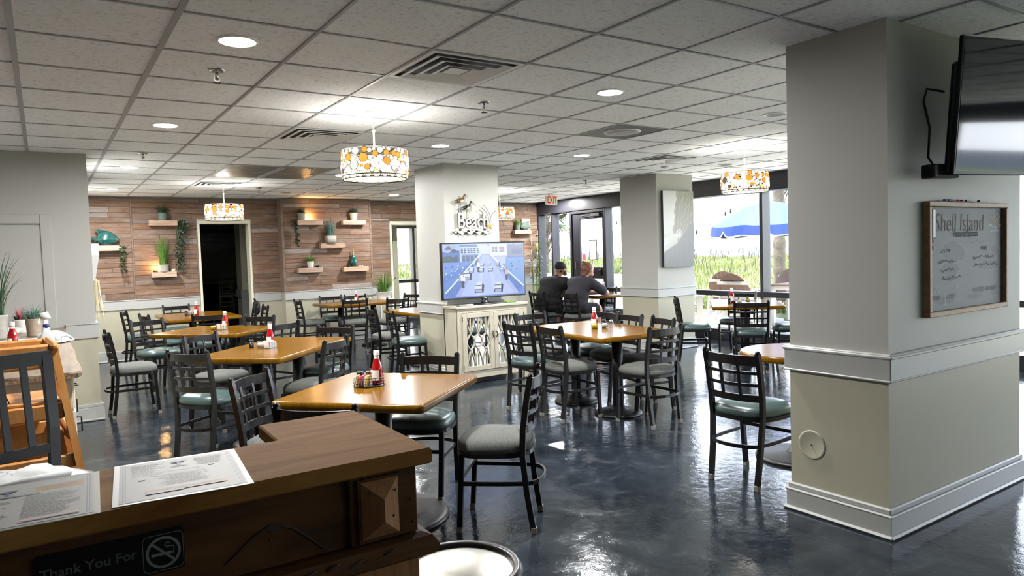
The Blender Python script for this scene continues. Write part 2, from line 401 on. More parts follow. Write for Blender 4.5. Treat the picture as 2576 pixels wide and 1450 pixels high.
# flat print: polys = [(rgb, [(u,v)..])], drawn in order, plane u->X, v->Z facing -Y (local)
def art(polys, step=.00025):
    vs = []; fs = []; cols = []
    for i, (c, pl) in enumerate(polys):
        o = len(vs); y = -step*i
        vs += [(u, y, v) for u, v in pl]; a = sum(pl[k][0]*pl[(k+1) % len(pl)][1]-pl[(k+1) % len(pl)][0]*pl[k][1] for k in range(len(pl)))
        idx = list(range(o, o+len(pl))); fs.append(tuple(idx if a > 0 else idx[::-1])); cols.append(s2l(c))
    me = bpy.data.meshes.new('print'); me.from_pydata(vs, [], fs)
    at = me.color_attributes.new('Col', 'FLOAT_COLOR', 'CORNER'); k = 0
    for p, c in zip(me.polygons, cols):
        for _ in p.loop_indices: at.data[k].color = c; k += 1
    return me
def art_obj(name, polys, mat, parent, M, step=.00025):
    me = art(polys, step); me.materials.append(MT[mat]); return obj(name, me, parent, M)
def R(u0, v0, u1, v1): return [(u0, v0), (u1, v0), (u1, v1), (u0, v1)]
def stroke(pts, w):
    L = []; Rr = []
    for i, p in enumerate(pts):
        a = pts[max(i-1, 0)]; b = pts[min(i+1, len(pts)-1)]; dx, dy = b[0]-a[0], b[1]-a[1]; l = math.hypot(dx, dy) or 1
        L.append((p[0]-dy/l*w/2, p[1]+dx/l*w/2)); Rr.append((p[0]+dy/l*w/2, p[1]-dx/l*w/2))
    return [[L[i], L[i+1], Rr[i+1], Rr[i]] for i in range(len(pts)-1)]
def disc(cx, cy, r, n=14, ry=None): return [(cx+r*math.cos(2*PI*i/n), cy+(ry or r)*math.sin(2*PI*i/n)) for i in range(n)]
def jag(x0, x1, y0, y1, n, seed, amp):
    rr = random.Random(seed); return [(x0, y0)]+[(x1, y0)]+[(x1-(x1-x0)*i/n, y1+rr.uniform(-amp, amp)) for i in range(n+1)]
# ================================================================== SETTING
YB = 12.45; XW = 9.0
struct(B(-3, 9.25, -6, 16, -.1, 0, 'floor', 'floor_epoxy')); struct(B(-1.1, 6.3, 16, 27.2, -.1, 0, 'floor', 'floor_epoxy'))
# ------------------------------------------------ ceiling: slab, grid bars, tiles
ceil = struct(B(-3.2, 9.3, -6.2, 16.1, 2.60, 2.9, 'ceiling', 'dark_hole')); struct(B(-1.2, 6.4, 16.1, 27.2, 2.56, 2.9, 'ceiling', 'wall_upper'))
struct(B(-3.2, 9.1, 12.6, 16.1, 2.56, 2.6, 'ceiling', 'wall_upper'))
G = .6045; GX0, GY0 = -.06, 2.70
xs = [GX0+G*k for k in range(-5, 16)]; ys = [GY0+G*k for k in range(-14, 17)]
for x in xs:
    if -3 < x < 9.05: B(x-(.014 if x < .6 else .0085), x+(.014 if x < .6 else .0085), -6, YB, CEIL-.004, CEIL+.014, 'ceiling_grid_bar', 'grid_white', ceil)
for y in ys:
    if y < YB: B(-3, 9.05, y-.008, y+.008, CEIL-.0035, CEIL+.014, 'ceiling_grid_bar', 'grid_white', ceil)
B(-3, 9.05, YB-.03, YB, CEIL-.006, CEIL+.014, 'ceiling_grid_bar', 'grid_white', ceil)
B(9.02, 9.06, -6, YB, CEIL-.006, CEIL+.014, 'ceiling_grid_bar', 'grid_white', ceil)
def cell(x, y): return (int(math.floor((x-GX0)/G)), int(math.floor((y-GY0)/G)))
VENTS = [(2.07, 3.62), (2.07, 6.03), (6.30, 6.03), (2.07, 10.5)]; SPK = (4.48, 4.82)
GRILLES = [(2.07, 8.45), (2.07, 9.05), (2.68, 8.45), (2.68, 9.05)]
special = {cell(*p) for p in VENTS+[SPK]+GRILLES}
tm = MB().cbox(-G/2+.006, G/2-.006, -G/2+.006, G/2-.006, 0, .02, .006).mesh('ceiling_tile', 'ceiling_tile')
tiles = []
for i in range(-6, 17):
    for j in range(-15, 17):
        cx, cy = GX0+G*(i+.5), GY0+G*(j+.5)
        if (i, j) in special or cx < -3.1 or cx > 9.2 or cy < -6 or cy > YB+.2: continue
        best = min((px((cx+a, cy+b, CEIL)) for a in (-.3, 0, .3) for b in (-.3, 0, .3)), key=lambda p: abs(p[0]-1288) if p[2] > .05 else 9e9)
        vis = best[2] > .05 and -20 < best[0] < 2600 and -40 < best[1] < 1450 and not (cx > 4.2 and 2 < cy < 3.4) and not (cx < .2 and cy > 8.1)
        tiles.append((not vis, math.hypot(cx, cy), cx, cy))
tiles.sort(); rest = MB()
for k, (nv, d, cx, cy) in enumerate(tiles):
    w = min(cx+G/2, 9.02)-(cx-G/2)
    if k < 298 and not nv:
        o = obj('ceiling_tile', tm, ceil, Matrix.Translation((cx, cy, CEIL+.001)))
    else: rest.box(cx-G/2+.006, cx+G/2-.006, cy-G/2+.006, cy+G/2-.006, CEIL+.003, CEIL+.02)
ro = rest.build('ceiling_tiles_beyond', 'ceiling_tile', ceil); ro['kind'] = 'stuff'

# ------------------------------------------------ walls
def wall(name, boxes, mat='wall_upper'):
    m = MB()
    for b in boxes: m.box(*b)
    return struct(m.build(name, mat))
wall('wall_left', [(-3, .4, 7.85, YB, .0, 2.6)])
lowL = B(.15, .406, 7.845, 12.45, 0, .8, 'lower_panel', 'wall_lower', bpy.data.objects['wall_left'])
wall('wall_outer', [(-3.2, -3, -6, 7.85, 0, 2.6), (-3.2, 9.3, -6.2, -6, 0, 2.6)])
wall('wall_banquet', [(-1, 6.3, 27.0, 27.2, 0, 2.6), (-1.1, -.9, 12.6, 27.2, 0, 2.6)], 'cream')
D1 = (2.145, 2.97, 2.18); D2 = (5.54, 6.30, 2.15); BX0, BX1, BY = 3.45, 5.05, 12.22
back = wall('wall_back', [(.4, D1[0], YB, 12.6, 0, 2.6), (D1[1], D2[0], YB, 12.6, 0, 2.6), (D2[1], 9.1, YB, 12.6, 0, 2.6), (D1[0], D1[1], YB, 12.6, D1[2], 2.6), (D2[0], D2[1], YB, 12.6, D2[2], 2.6), (BX0, BX1, BY, YB, 0, 2.6)], 'wall_lower')
# reclaimed planks
rp = random.Random(3); PT = .02
def planks(x0, x1, z0, z1, yf, first_dark=True):
    z = z1
    while z > z0+.02:
        h = rp.choice((.075, .08, .085, .09, .07)); h = min(h, z-z0)
        if z-h-z0 < .04: h = z-z0
        x = x0
        while x < x1-.01:
            L = rp.uniform(.3, 1.05)
            if x1-(x+L) < .2: L = x1-x
            pr = rp.uniform(0, .009); m = MB().cbox(x+.0012, x+L-.0012, yf-PT-pr, yf, z-h+.0016, z-.0012, .0025)
            m.build('plank', 'plank_dark' if (first_dark and z > z1-.06) else ('plank' if rp.random() < .88 else 'plank_grey'), back)
            x += L
        z -= h
for (a, b, y) in ((.4, D1[0], YB), (D1[1], BX0, YB), (BX0, BX1, BY), (BX1, D2[0], YB), (D2[1], 9.0, YB)): B(a, b, y-.004, y, .95, CEIL, 'plank_backing', 'plank_dark', back)
planks(.4, 1.175, .95, CEIL-.01, YB); planks(1.2, D1[0]-.01, .95, 2.21, YB); planks(1.2, BX0, 2.215, CEIL-.01, YB)
planks(D1[1]+.02, BX0, .95, 2.21, YB, False); planks(BX0+.022, BX1-.022, .95, CEIL-.01, BY)
planks(BX1, D2[0]-.02, .95, 2.17, YB, False); planks(BX1, D2[1]+.02, 2.175, CEIL-.01, YB); planks(D2[1]+.02, 9.0, .95, CEIL-.01, YB)
for (a, b, c, d) in ((1.175, 1.2, YB-.03, YB), (BX0-.02, BX0+.022, BY-.028, YB), (BX1-.022, BX1+.012, BY-.028, YB), (D1[0]-.03, D1[0]-.01, YB-.03, YB), (D1[1]+.005, D1[1]+.025, YB-.03, YB)):
    B(a, b, c, d, .95, CEIL-.01 if a < 2 or 3 < a < 5.2 else 2.2, 'corner_board', 'plank_dark', back, .003)
# chair rail and baseboards on the back wall
def rail(x0, x1, y, nm='trim_1', z0=.80, z1=.95):
    m = MB(); m.cbox(x0, x1, y-.022, y, z0, z1, .004); m.cbox(x0, x1, y-.03, y, z1-.018, z1, .005); return struct(m.build(nm, 'trim_white'))
def base(x0, x1, y, nm='baseboard_back'):
    m = MB(); m.cbox(x0, x1, y-.018, y, 0, .13, .003); m.cbox(x0, x1, y-.012, y, .13, .165, .005); m.cbox(x0, x1, y-.03, y, 0, .022, .008); return struct(m.build(nm, 'trim_white'))
for (a, b, y) in ((.4, D1[0]-.02, YB), (D1[1]+.02, BX0, YB), (BX0-.005, BX1+.005, BY), (BX1, D2[0]-.02, YB), (D2[1]+.02, 9.0, YB)):
    rail(a, b, y); base(a, b, y)
rail(.15, .425, 7.85, 'trim_2'); base(.15, .43, 7.85, 'baseboard_left')
m = MB(); m.cbox(.4, .422, 7.85, YB, .8, .95, .004); struct(m.build('trim_2', 'trim_white'))
m = MB(); m.cbox(.4, .418, 7.85, YB, 0, .16, .004); struct(m.build('baseboard_left', 'trim_white'))
# flush painted door with casing on the left wall
d = struct(bpy.data.objects.new('door_1', None)); C.objects.link(d)
B(-.9, -.0, 7.835, 7.85, 0, 1.88, 'door_leaf', 'wall_upper', d, .003)
for (a, b, z0, z1) in ((.0, .09, 0, 1.985), (-.99, -.9, 0, 1.985), (-.9, .0, 1.895, 1.985)): B(a, b, 7.825, 7.85, z0, z1, 'casing', 'wall_upper', d, .006)
# doorway casings
def casing(n, x0, x1, z1):
    d = struct(bpy.data.objects.new('door_%d' % n, None)); C.objects.link(d)
    B(x0-.012, x0+.03, YB-.025, 12.63, 0, z1, 'jamb', 'cream', d, .004); B(x1-.03, x1+.012, YB-.025, 12.63, 0, z1, 'jamb', 'cream', d, .004)
    B(x0-.012, x1+.012, YB-.03, 12.63, z1-.05, z1+.012, 'head_casing', 'cream', d, .006); B(x0-.02, x1+.02, YB-.038, YB, z1, z1+.02, 'cap_moulding', 'cream', d, .004)
    return d
casing(2, *D1); dd = casing(3, *D2)
B(D2[1]-.034, D2[1]-.028, 12.5, 12.56, 1.0, 1.09, 'strike_plate', 'metal_dark', dd)

# rooms beyond the doorways
wb = bpy.data.objects['wall_banquet']
pier = wall('wall_banquet_pier', [(3.19, 4.2, 14.2, 14.6, 0, 2.6)], 'cream'); wall('wall_banquet_side', [(6.2, 6.3, 15.75, 27, 0, 2.6)], 'cream'); wall('wall_lobby', [(4.2, 6.03, 13.2, 13.35, 0, 2.6), (6.03, 6.3, 13.2, 13.35, 2.3, 2.6)], 'cream'); wall('wall_lobby_side', [(9.05, 9.3, 12.6, 16, 0, 2.6)], 'cream')
for (x0, x1, y, z0, z1, mt) in ((3.28, 3.62, 14.2, 1.1, 2.35, 'cream'), (3.28, 3.62, 14.2, .12, .72, 'trim_white'), (5.62, 5.95, 13.2, 1.05, 2.3, 'cream')):
    for q in ((x0, x1, z0, z0+.03), (x0, x1, z1-.03, z1), (x0, x0+.03, z0, z1), (x1-.03, x1, z0, z1)): B(q[0], q[1], y-.02, y, q[2], q[3], 'panel_moulding', mt, pier, .005)
B(3.17, 4.25, 14.17, 14.2, 0, .95, 'wainscot', 'trim_white', pier, .003); B(3.155, 4.25, 14.15, 14.62, .8, .95, 'chair_rail', 'trim_white', pier, .005)
B(-1, 6.2, 26.97, 27.0, .78, .97, 'chair_rail', 'trim_white', wb, .005); B(-1, 6.2, 26.98, 27.0, 0, .78, 'lower_panel', 'cream', wb)
# window of the far room (door_3 looks through it)
w = struct(bpy.data.objects.new('window_9', None)); C.objects.link(w)
for (a, b, z0, z1) in ((6.3, 9.1, 2.18, 2.6), (6.3, 9.1, 0, .28), (6.3, 9.1, .85, .93), (7.6, 7.66, .28, 2.18), (8.95, 9.1, .28, 2.18), (6.3, 6.4, .28, 2.18)):
    B(a, b, 15.75, 15.95, z0, z1, 'mullion' if z1-z0 > 1 else 'rail', 'frame_brown', w, .004)
B(6.3, 9.1, 15.86, 15.866, .28, 2.18, 'glass_pane', 'glass_pane', w)

# ------------------------------------------------ columns
def column(name, x0, x1, y0, y1, tn):
    m = MB(); m.box(x0, x1, y0, y1, .8, 2.6); o = struct(m.build(name, 'wall_upper'))
    B(x0, x1, y0, y1, 0, .8, 'lower_panel', 'wall_lower', o)
    t = MB(); e = .022
    t.cbox(x0-e, x1+e, y0-e, y1+e, .79, .925, .004); t.cbox(x0-e-.008, x1+e+.008, y0-e-.008, y1+e+.008, .90, .918, .005); t.cbox(x0-e-.004, x1+e+.004, y0-e-.004, y1+e+.004, .785, .797, .004)
    struct(t.build('trim_%d' % tn, 'trim_white'))
    t = MB(); t.cbox(x0-.02, x1+.02, y0-.02, y1+.02, 0, .118, .003); t.cbox(x0-.014, x1+.014, y0-.014, y1+.014, .118, .15, .006); t.cbox(x0-.027, x1+.027, y0-.027, y1+.027, .108, .121, .005); t.cbox(x0-.036, x1+.036, y0-.036, y1+.036, 0, .02, .009)
    struct(t.build('baseboard_column', 'trim_white')); return o
column('wall_pier', 3.44, 4.94, 1.84, 2.39, 3)
column('wall_column', 3.93, 4.68, 7.27, 8.02, 4)
column('wall_column', 7.33, 8.08, 7.22, 7.97, 5)

# ------------------------------------------------ window wall
struct(B(8.98, 9.25, -6, YB, 2.30, 2.6, 'trim_6', 'black_frame', None, .006))
struct(B(8.97, 9.2, -6, 10.28, 0, .17, 'baseboard_right', 'black_frame', None, .004)); struct(B(8.97, 9.2, 11.25, YB, 0, .17, 'baseboard_right', 'black_frame', None, .004))
mull = [12.42, 11.93, 11.29, 10.25, 8.48, 6.72, 4.97, 3.2, 1.45, -.3, -2.05, -3.8, -5.6]
n = 0
for i in range(len(mull)-1):
    y1, y0 = mull[i], mull[i+1]; isdoor = (i == 2)
    n += 1
    if isdoor:
        d = struct(bpy.data.objects.new('door_4', None)); C.objects.link(d)
        a0, a1 = y0+.03, y1-.03
        B(9.0, 9.19, y1-.03, y1+.03, 0, 2.3, 'jamb', 'black_frame', d, .004); B(9.0, 9.12, a0, a1, 2.24, 2.3, 'head', 'black_frame', d, .004)
        for q in ((a0, a0+.07, 0, 2.24), (a1-.22, a1, 0, 2.24)): B(9.03, 9.08, q[0], q[1], q[2]+.01, q[3], 'stile', 'black_frame', d, .004)
        for q in ((2.12, 2.24), (.94, 1.16), (.01, .24)): B(9.03, 9.08, a0+.07, a1-.22, q[0], q[1], 'rail', 'black_frame', d, .004)
        B(9.05, 9.056, a0+.07, a1-.22, 1.16, 2.12, 'glass_pane', 'glass_pane', d); B(9.05, 9.056, a0+.07, a1-.22, .24, .94, 'glass_pane', 'glass_pane', d)
        m = MB(); m.bar([(9.0, a0+.12, 1.07), (9.0, a1-.3, 1.07)], .03, .03); m.cbox(8.99, 9.04, a0+.1, a0+.16, 1.0, 1.12, .005); m.build('push_bar', 'black_plastic', d)
        m = MB(); m.bar([(8.99, a1-.12, 1.12), (8.99, a1-.12, 1.28), (9.03, a1-.12, 1.28)], .016, .016, (0, 1, 0)); m.build('pull_handle', 'chrome', d)
        m = MB(); m.tube([(9.02, a1-.3, 2.19), (8.95, a1-.5, 2.19), (9.02, a0+.25, 2.2)], .008, 6); m.cbox(8.98, 9.03, a0+.1, a0+.35, 2.16, 2.22, .005); m.build('closer', 'grey_frame', d)
        continue
    w = struct(bpy.data.objects.new('window_%d' % n, None)); C.objects.link(w)
    B(9.0, 9.19, y1-.028, y1+.028, 0.17, 2.3, 'mullion', 'black_frame', w, .004)
    B(9.0, 9.17, y0+.028, y1-.028, .70, .78, 'rail', 'black_frame', w, .004)
    B(9.13, 9.136, y0+.028, y1-.028, .78, 2.3, 'glass_pane', 'glass_pane', w); B(9.13, 9.136, y0+.028, y1-.028, .17, .70, 'glass_pane', 'glass_pane', w)
    if y1 > 11.5: B(9.1, 9.16, y0+.028, y1-.028, 2.28, 2.3, 'head', 'black_frame', w)

# ================================================================== CEILING FITTINGS
lamp = None
def downlight(x, y, lit=True):
    t = thing('recessed_downlight', 'round lit recessed downlight set flush in a white ceiling tile' if lit else ('round unlit downlight with a dull grey lens beside the big pier' if y < 5 else 'round unlit downlight with a grey lens beyond the umbrella-window pendant' if y < 7 else 'round unlit downlight near the jutting plank panel' if x < 5 else 'round unlit downlight between the exit sign and the wave-picture column'), 'light', (x, y, CEIL), 0, 'lit recessed ceiling downlights' if lit else 'unlit recessed ceiling downlights')
    m = MB(); m.lathe([(.078, -.001), (.08, -.007), (.094, -.006), (.1, 0), (.1, .004)], 28, cap=False); m.build('trim_ring', 'white_plastic', t)
    m = MB(); m.lathe([(.079, -.003), (.05, -.004), (.0, -.0045)], 28, cap=False); m.build('lens', 'lamp_lit' if lit else 'grey_frame', t)
for p in ((.85, 3.62), (.85, 6.03), (.85, 8.75), (.85, 11.25), (3.28, 3.64), (3.3, 6.14), (3.27, 8.77), (5.1, 6.16), (5.1, 11.22), (8.62, 11.45)): downlight(*p)
for p in ((5.09, 3.64), (7.53, 6.15), (3.27, 11.27), (7.6, 9.06)): downlight(p[0], p[1], False)
for (x, y) in ((.87, 4.22), (2.67, 4.29), (.86, 7.61), (2.7, 8.23), (2.68, 10.57), (6.95, 8.31), (6.9, 11.4)):
    t = thing('sprinkler_head', 'small metal sprinkler head hanging below the ceiling', 'sprinkler', (x, y, CEIL), 0, 'ceiling sprinkler heads')
    MB().lathe([(.045, 0), (.042, -.008), (.02, -.012), (0, -.012)][::-1], 18, cap=False).build('escutcheon', 'chrome', t)
    m = MB(); m.tube([(0, 0, -.01), (0, 0, -.05)], .009, 8); m.bar([(-.014, 0, -.03), (-.014, 0, -.055), (0, 0, -.068), (.014, 0, -.055), (.014, 0, -.03)], .004, .006, (0, 1, 0)); m.build('frame_arms', 'chrome', t)
    MB().lathe([(.0, -.07), (.022, -.07), (.022, -.073), (.0, -.073)][::-1], 14, cap=False).build('deflector', 'metal_dark', t)
for k, (x, y) in enumerate(VENTS):
    x = GX0+G*(cell(x, y)[0]+.5); y = GY0+G*(cell(x, y)[1]+.5)
    t = thing('ceiling_vent', 'square white air diffuser in the ceiling '+('nearest the host counter', 'behind the nearest drum pendant', 'close to the umbrella window pendant', 'above the pendant at the banquet doorway')[k], 'vent', (x, y, CEIL), 0, 'square ceiling air diffusers')
    B(-.295, .295, -.295, .295, .012, .016, 'duct', 'grey_frame', t)
    for i, (a, w, z) in enumerate(((.297, .03, -.006), (.245, .042, -.016), (.178, .040, -.018), (.112, .036, -.02))):
        m = MB(); o = [(a, a), (-a, a), (-a, -a), (a, -a)]; b = a-w; ii = [(b, b), (-b, b), (-b, -b), (b, -b)]; zo = z; zi = z+(.0 if i == 0 else .012)
        for j in range(4):
            j2 = (j+1) % 4; m.add([(*o[j], zo), (*o[j2], zo), (*ii[j2], zi), (*ii[j], zi), (*o[j], zo+.004), (*o[j2], zo+.004), (*ii[j2], zi+.004), (*ii[j], zi+.004)], [(0, 3, 2, 1), (4, 5, 6, 7), (0, 1, 5, 4), (2, 3, 7, 6), (1, 2, 6, 5), (3, 0, 4, 7)])
        m.build('louvre' if i else 'frame', 'vent_white', t)
    MB().add([(.06, .06, -.012), (-.06, .06, -.012), (-.06, -.06, -.012), (.06, -.06, -.012), (0, 0, -.002)], [(0, 1, 2, 3), (0, 4, 1), (1, 4, 2), (2, 4, 3), (3, 4, 0)]).build('centre_plate', 'vent_white', t)
for (x0, x1, tn) in ((1.765, 2.36, 0), (2.375, 2.965, 1)):
    t = thing('return_grille', 'long slatted return-air ceiling grille '+('on the left-wall side of the pair', 'on the television-column side of the pair')[tn], 'vent', (x0, 8.145, CEIL), 0, 'paired return-air ceiling grilles')
    W = x1-x0; B(0, W, 0, 1.2, .006, .01, 'duct', 'grey_frame', t)
    for q in ((0, W, 0, .03), (0, W, 1.17, 1.2), (0, .03, 0, 1.2), (W-.03, W, 0, 1.2), (0, W, .585, .615)): B(q[0], q[1], q[2], q[3], -.006, .008, 'frame', 'grid_white', t)
    for k in range(22):
        y = .05+k*.052; B(.03, W-.03, y, y+.022, -.004, .004, 'slat', 'steel', t)
x, y = GX0+G*(cell(*SPK)[0]+.5), GY0+G*(cell(*SPK)[1]+.5)
t = thing('ceiling_speaker', 'round grey ceiling speaker in a plain grey metal tile', 'speaker', (x, y, CEIL))
B(-.295, .295, -.295, .295, 0, .008, 'panel', 'grey_frame', t)
MB().lathe([(.0, -.014), (.1, -.012), (.15, -.006), (.155, 0)][::-1], 28, cap=False).build('grille', 'grid_white', t)
MB().lathe([(.15, -.008), (.165, -.008), (.17, 0)], 28, cap=False).build('trim_ring', 'white_plastic', t)
for (x, y, r) in ((4.95, 10.4, .13), (6.9, 6.6, .07)):
    t = thing('smoke_detector', 'flat round white ceiling disc near the plank wall' if r > .1 else 'small round white ceiling detector near the window', 'detector', (x, y, CEIL))
    MB().lathe([(r, 0), (r*.96, -.012), (r*.8, -.018), (0, -.02)][::-1], 24, cap=False).build('housing', 'white_plastic', t); MB().lathe([(r*.5, -.018), (r*.5, -.024), (0, -.025)][::-1], 16, cap=False).build('cover', 'white_plastic', t)

# pendants
discm = {}
for nm, mt in (('w', 'disc_white'), ('a', 'disc_amber'), ('g', 'disc_grey')):
    discm[nm] = MB().lathe([(0, -.0015), (1, -.0015), (1, .0015), (0, .0015)], 14, cap=False, smooth=False).mesh('glass_disc', mt)
rimm = MB().tube([(math.cos(2*PI*i/14), math.sin(2*PI*i/14), 0) for i in range(14)], .07, 5, True).mesh('disc_rim', 'metal_dark')
def pendant(x, y, label):
    t = thing('pendant_lamp', label, 'pendant lamp', (x, y, 0), 0, 'drum pendant lamps of glass discs')
    MB().lathe([(0, CEIL), (.065, CEIL), (.066, CEIL-.012), (.055, CEIL-.022), (.012, CEIL-.03), (0, CEIL-.032)][::-1], 24, cap=False).build('canopy', 'white_plastic', t)
    for k in range(4):
        zc = CEIL-.045-k*.026; m = MB(); pts = []
        for i in range(10):
            a = 2*PI*i/10; u, v = .009*math.cos(a), .019*math.sin(a); pts.append((u, 0, zc+v) if k % 2 == 0 else (0, u, zc+v))
        m.tube(pts, .0025, 5, True); m.build('chain_link', 'white_plastic', t)
    m = MB(); m.tube([(0, 0, CEIL-.13), (0, 0, 2.2)], .008, 8); m.lathe([(.013, CEIL-.145), (.013, CEIL-.128)], 10); m.build('rod', 'white_plastic', t)
    z0, z1 = 2.065, 2.275
    def rad(z): return .236+.016*math.sin(PI*(z-z0)/(z1-z0))
    for z in (z0, z1, z0+.022): MB().tube([(rad(z)*math.cos(2*PI*i/40), rad(z)*math.sin(2*PI*i/40), z) for i in range(40)], .004, 5, True).build('shade_ring', 'metal_dark' if z != z1 else 'white_plastic', t)
    m = MB()
    for k in range(4):
        a = PI/2*k+.3; m.tube([(0, 0, 2.2), (.236*math.cos(a), .236*math.sin(a), z1)], .004, 5)
    m.build('spider', 'metal_dark', t)
    MB().lathe([(.0, z0+.006), (.225, z0+.006), (.225, z0+.01), (0, z0+.01)], 32, cap=False).build('diffuser', 'diffuser_white', t)
    rr = random.Random(11); placed = []; U = 2*PI*.25; tries = 0
    for row, (zz, nn) in enumerate(((z0+.014, 26),)):
        for k in range(nn): placed.append((k*U/nn, zz+.004, .022 if k % 3 else .026, 'w'))
    sizes = [.034]*9+[.028]*16+[.022]*40+[.017]*90+[.012]*60
    for r in sizes:
        for _ in range(60):
            u, z = rr.uniform(0, U), rr.uniform(z0+.03+r, z1-r+.004)
            if all((min(abs(u-p[0]), U-abs(u-p[0]))**2+(z-p[1])**2)**.5 > (r+p[2])*.93 for p in placed[:]):
                placed.append((u, z, r, rr.choice('wawawwg' if r > .02 else 'wwawwwg'))); break
    for (u, z, r, c) in placed:
        a = u/.25; rd = rad(z); M = Matrix.Translation((rd*math.cos(a), rd*math.sin(a), z)) @ Matrix.Rotation(a, 4, 'Z') @ Matrix.Rotation(PI/2, 4, 'Y') @ Matrix.Diagonal((r, r, 1, 1))
        o = obj('glass_disc', discm[c], t, M)
    rim = MB(); pr = [(math.cos(2*PI*i/12), math.sin(2*PI*i/12)) for i in range(12)]
    for (u, z, r, c) in placed:
        a = u/.25; rd = rad(z)+.001; M = Matrix.Translation((rd*math.cos(a), rd*math.sin(a), z)) @ Matrix.Rotation(a, 4, 'Z') @ Matrix.Rotation(PI/2, 4, 'Y')
        rim.tube([M @ Vector((r*q[0], r*q[1], 0)) for q in pr], .0017, 4, True)
    rim.build('leaded_rims', 'metal_dark', t)['kind'] = 'stuff'
    for k in range(3):
        a = 2*PI*k/3+.4; o = MB().ell((0, 0, 0), (.028, .028, .036), 12, 8).build('bulb', 'bulb_lit', t, Matrix.Translation((.09*math.cos(a), .09*math.sin(a), 2.17)))
    l = bpy.data.lights.new('pendant_light', 'POINT'); l.energy = PENDANT_WATTS; l.color = (1, .96, .9); l.shadow_soft_size = .05
    lo = bpy.data.objects.new('pendant_light', l); C.objects.link(lo); lo.parent = t; lo.location = (0, 0, 2.2)
pendant(2.10, 4.94, 'amber-and-white glass-disc drum pendant hanging between the two nearest square air diffusers')
pendant(2.11, 10.2, 'amber-and-white glass-disc drum pendant hanging before the plank wall doorway with banquet chairs')
pendant(6.38, 4.96, 'amber-and-white glass-disc drum pendant hanging near the blue umbrella window')
pendant(6.60, 10.2, 'amber-and-white glass-disc drum pendant half hidden behind the television column')
# exit sign
t = thing('exit_sign', 'cream EXIT sign with red letters hung from the ceiling', 'sign', (7.97, 10.55, 2.37), 0)
MB().cbox(-.13, .13, -.03, .03, 0, .17, .012).build('housing', 'exit_face', t); MB().cbox(-.05, .05, -.02, .02, .165, .192, .004).build('mount', 'exit_face', t)
me = text_mesh('EXIT', .175, 'exit_red', .001, 'CENTER', 0, .003); obj('lettering', me, t, Matrix.Translation((0, -.0315, .028)) @ Matrix.Rotation(PI/2, 4, 'X') @ Matrix.Diagonal((.62, 1, 1, 1)))
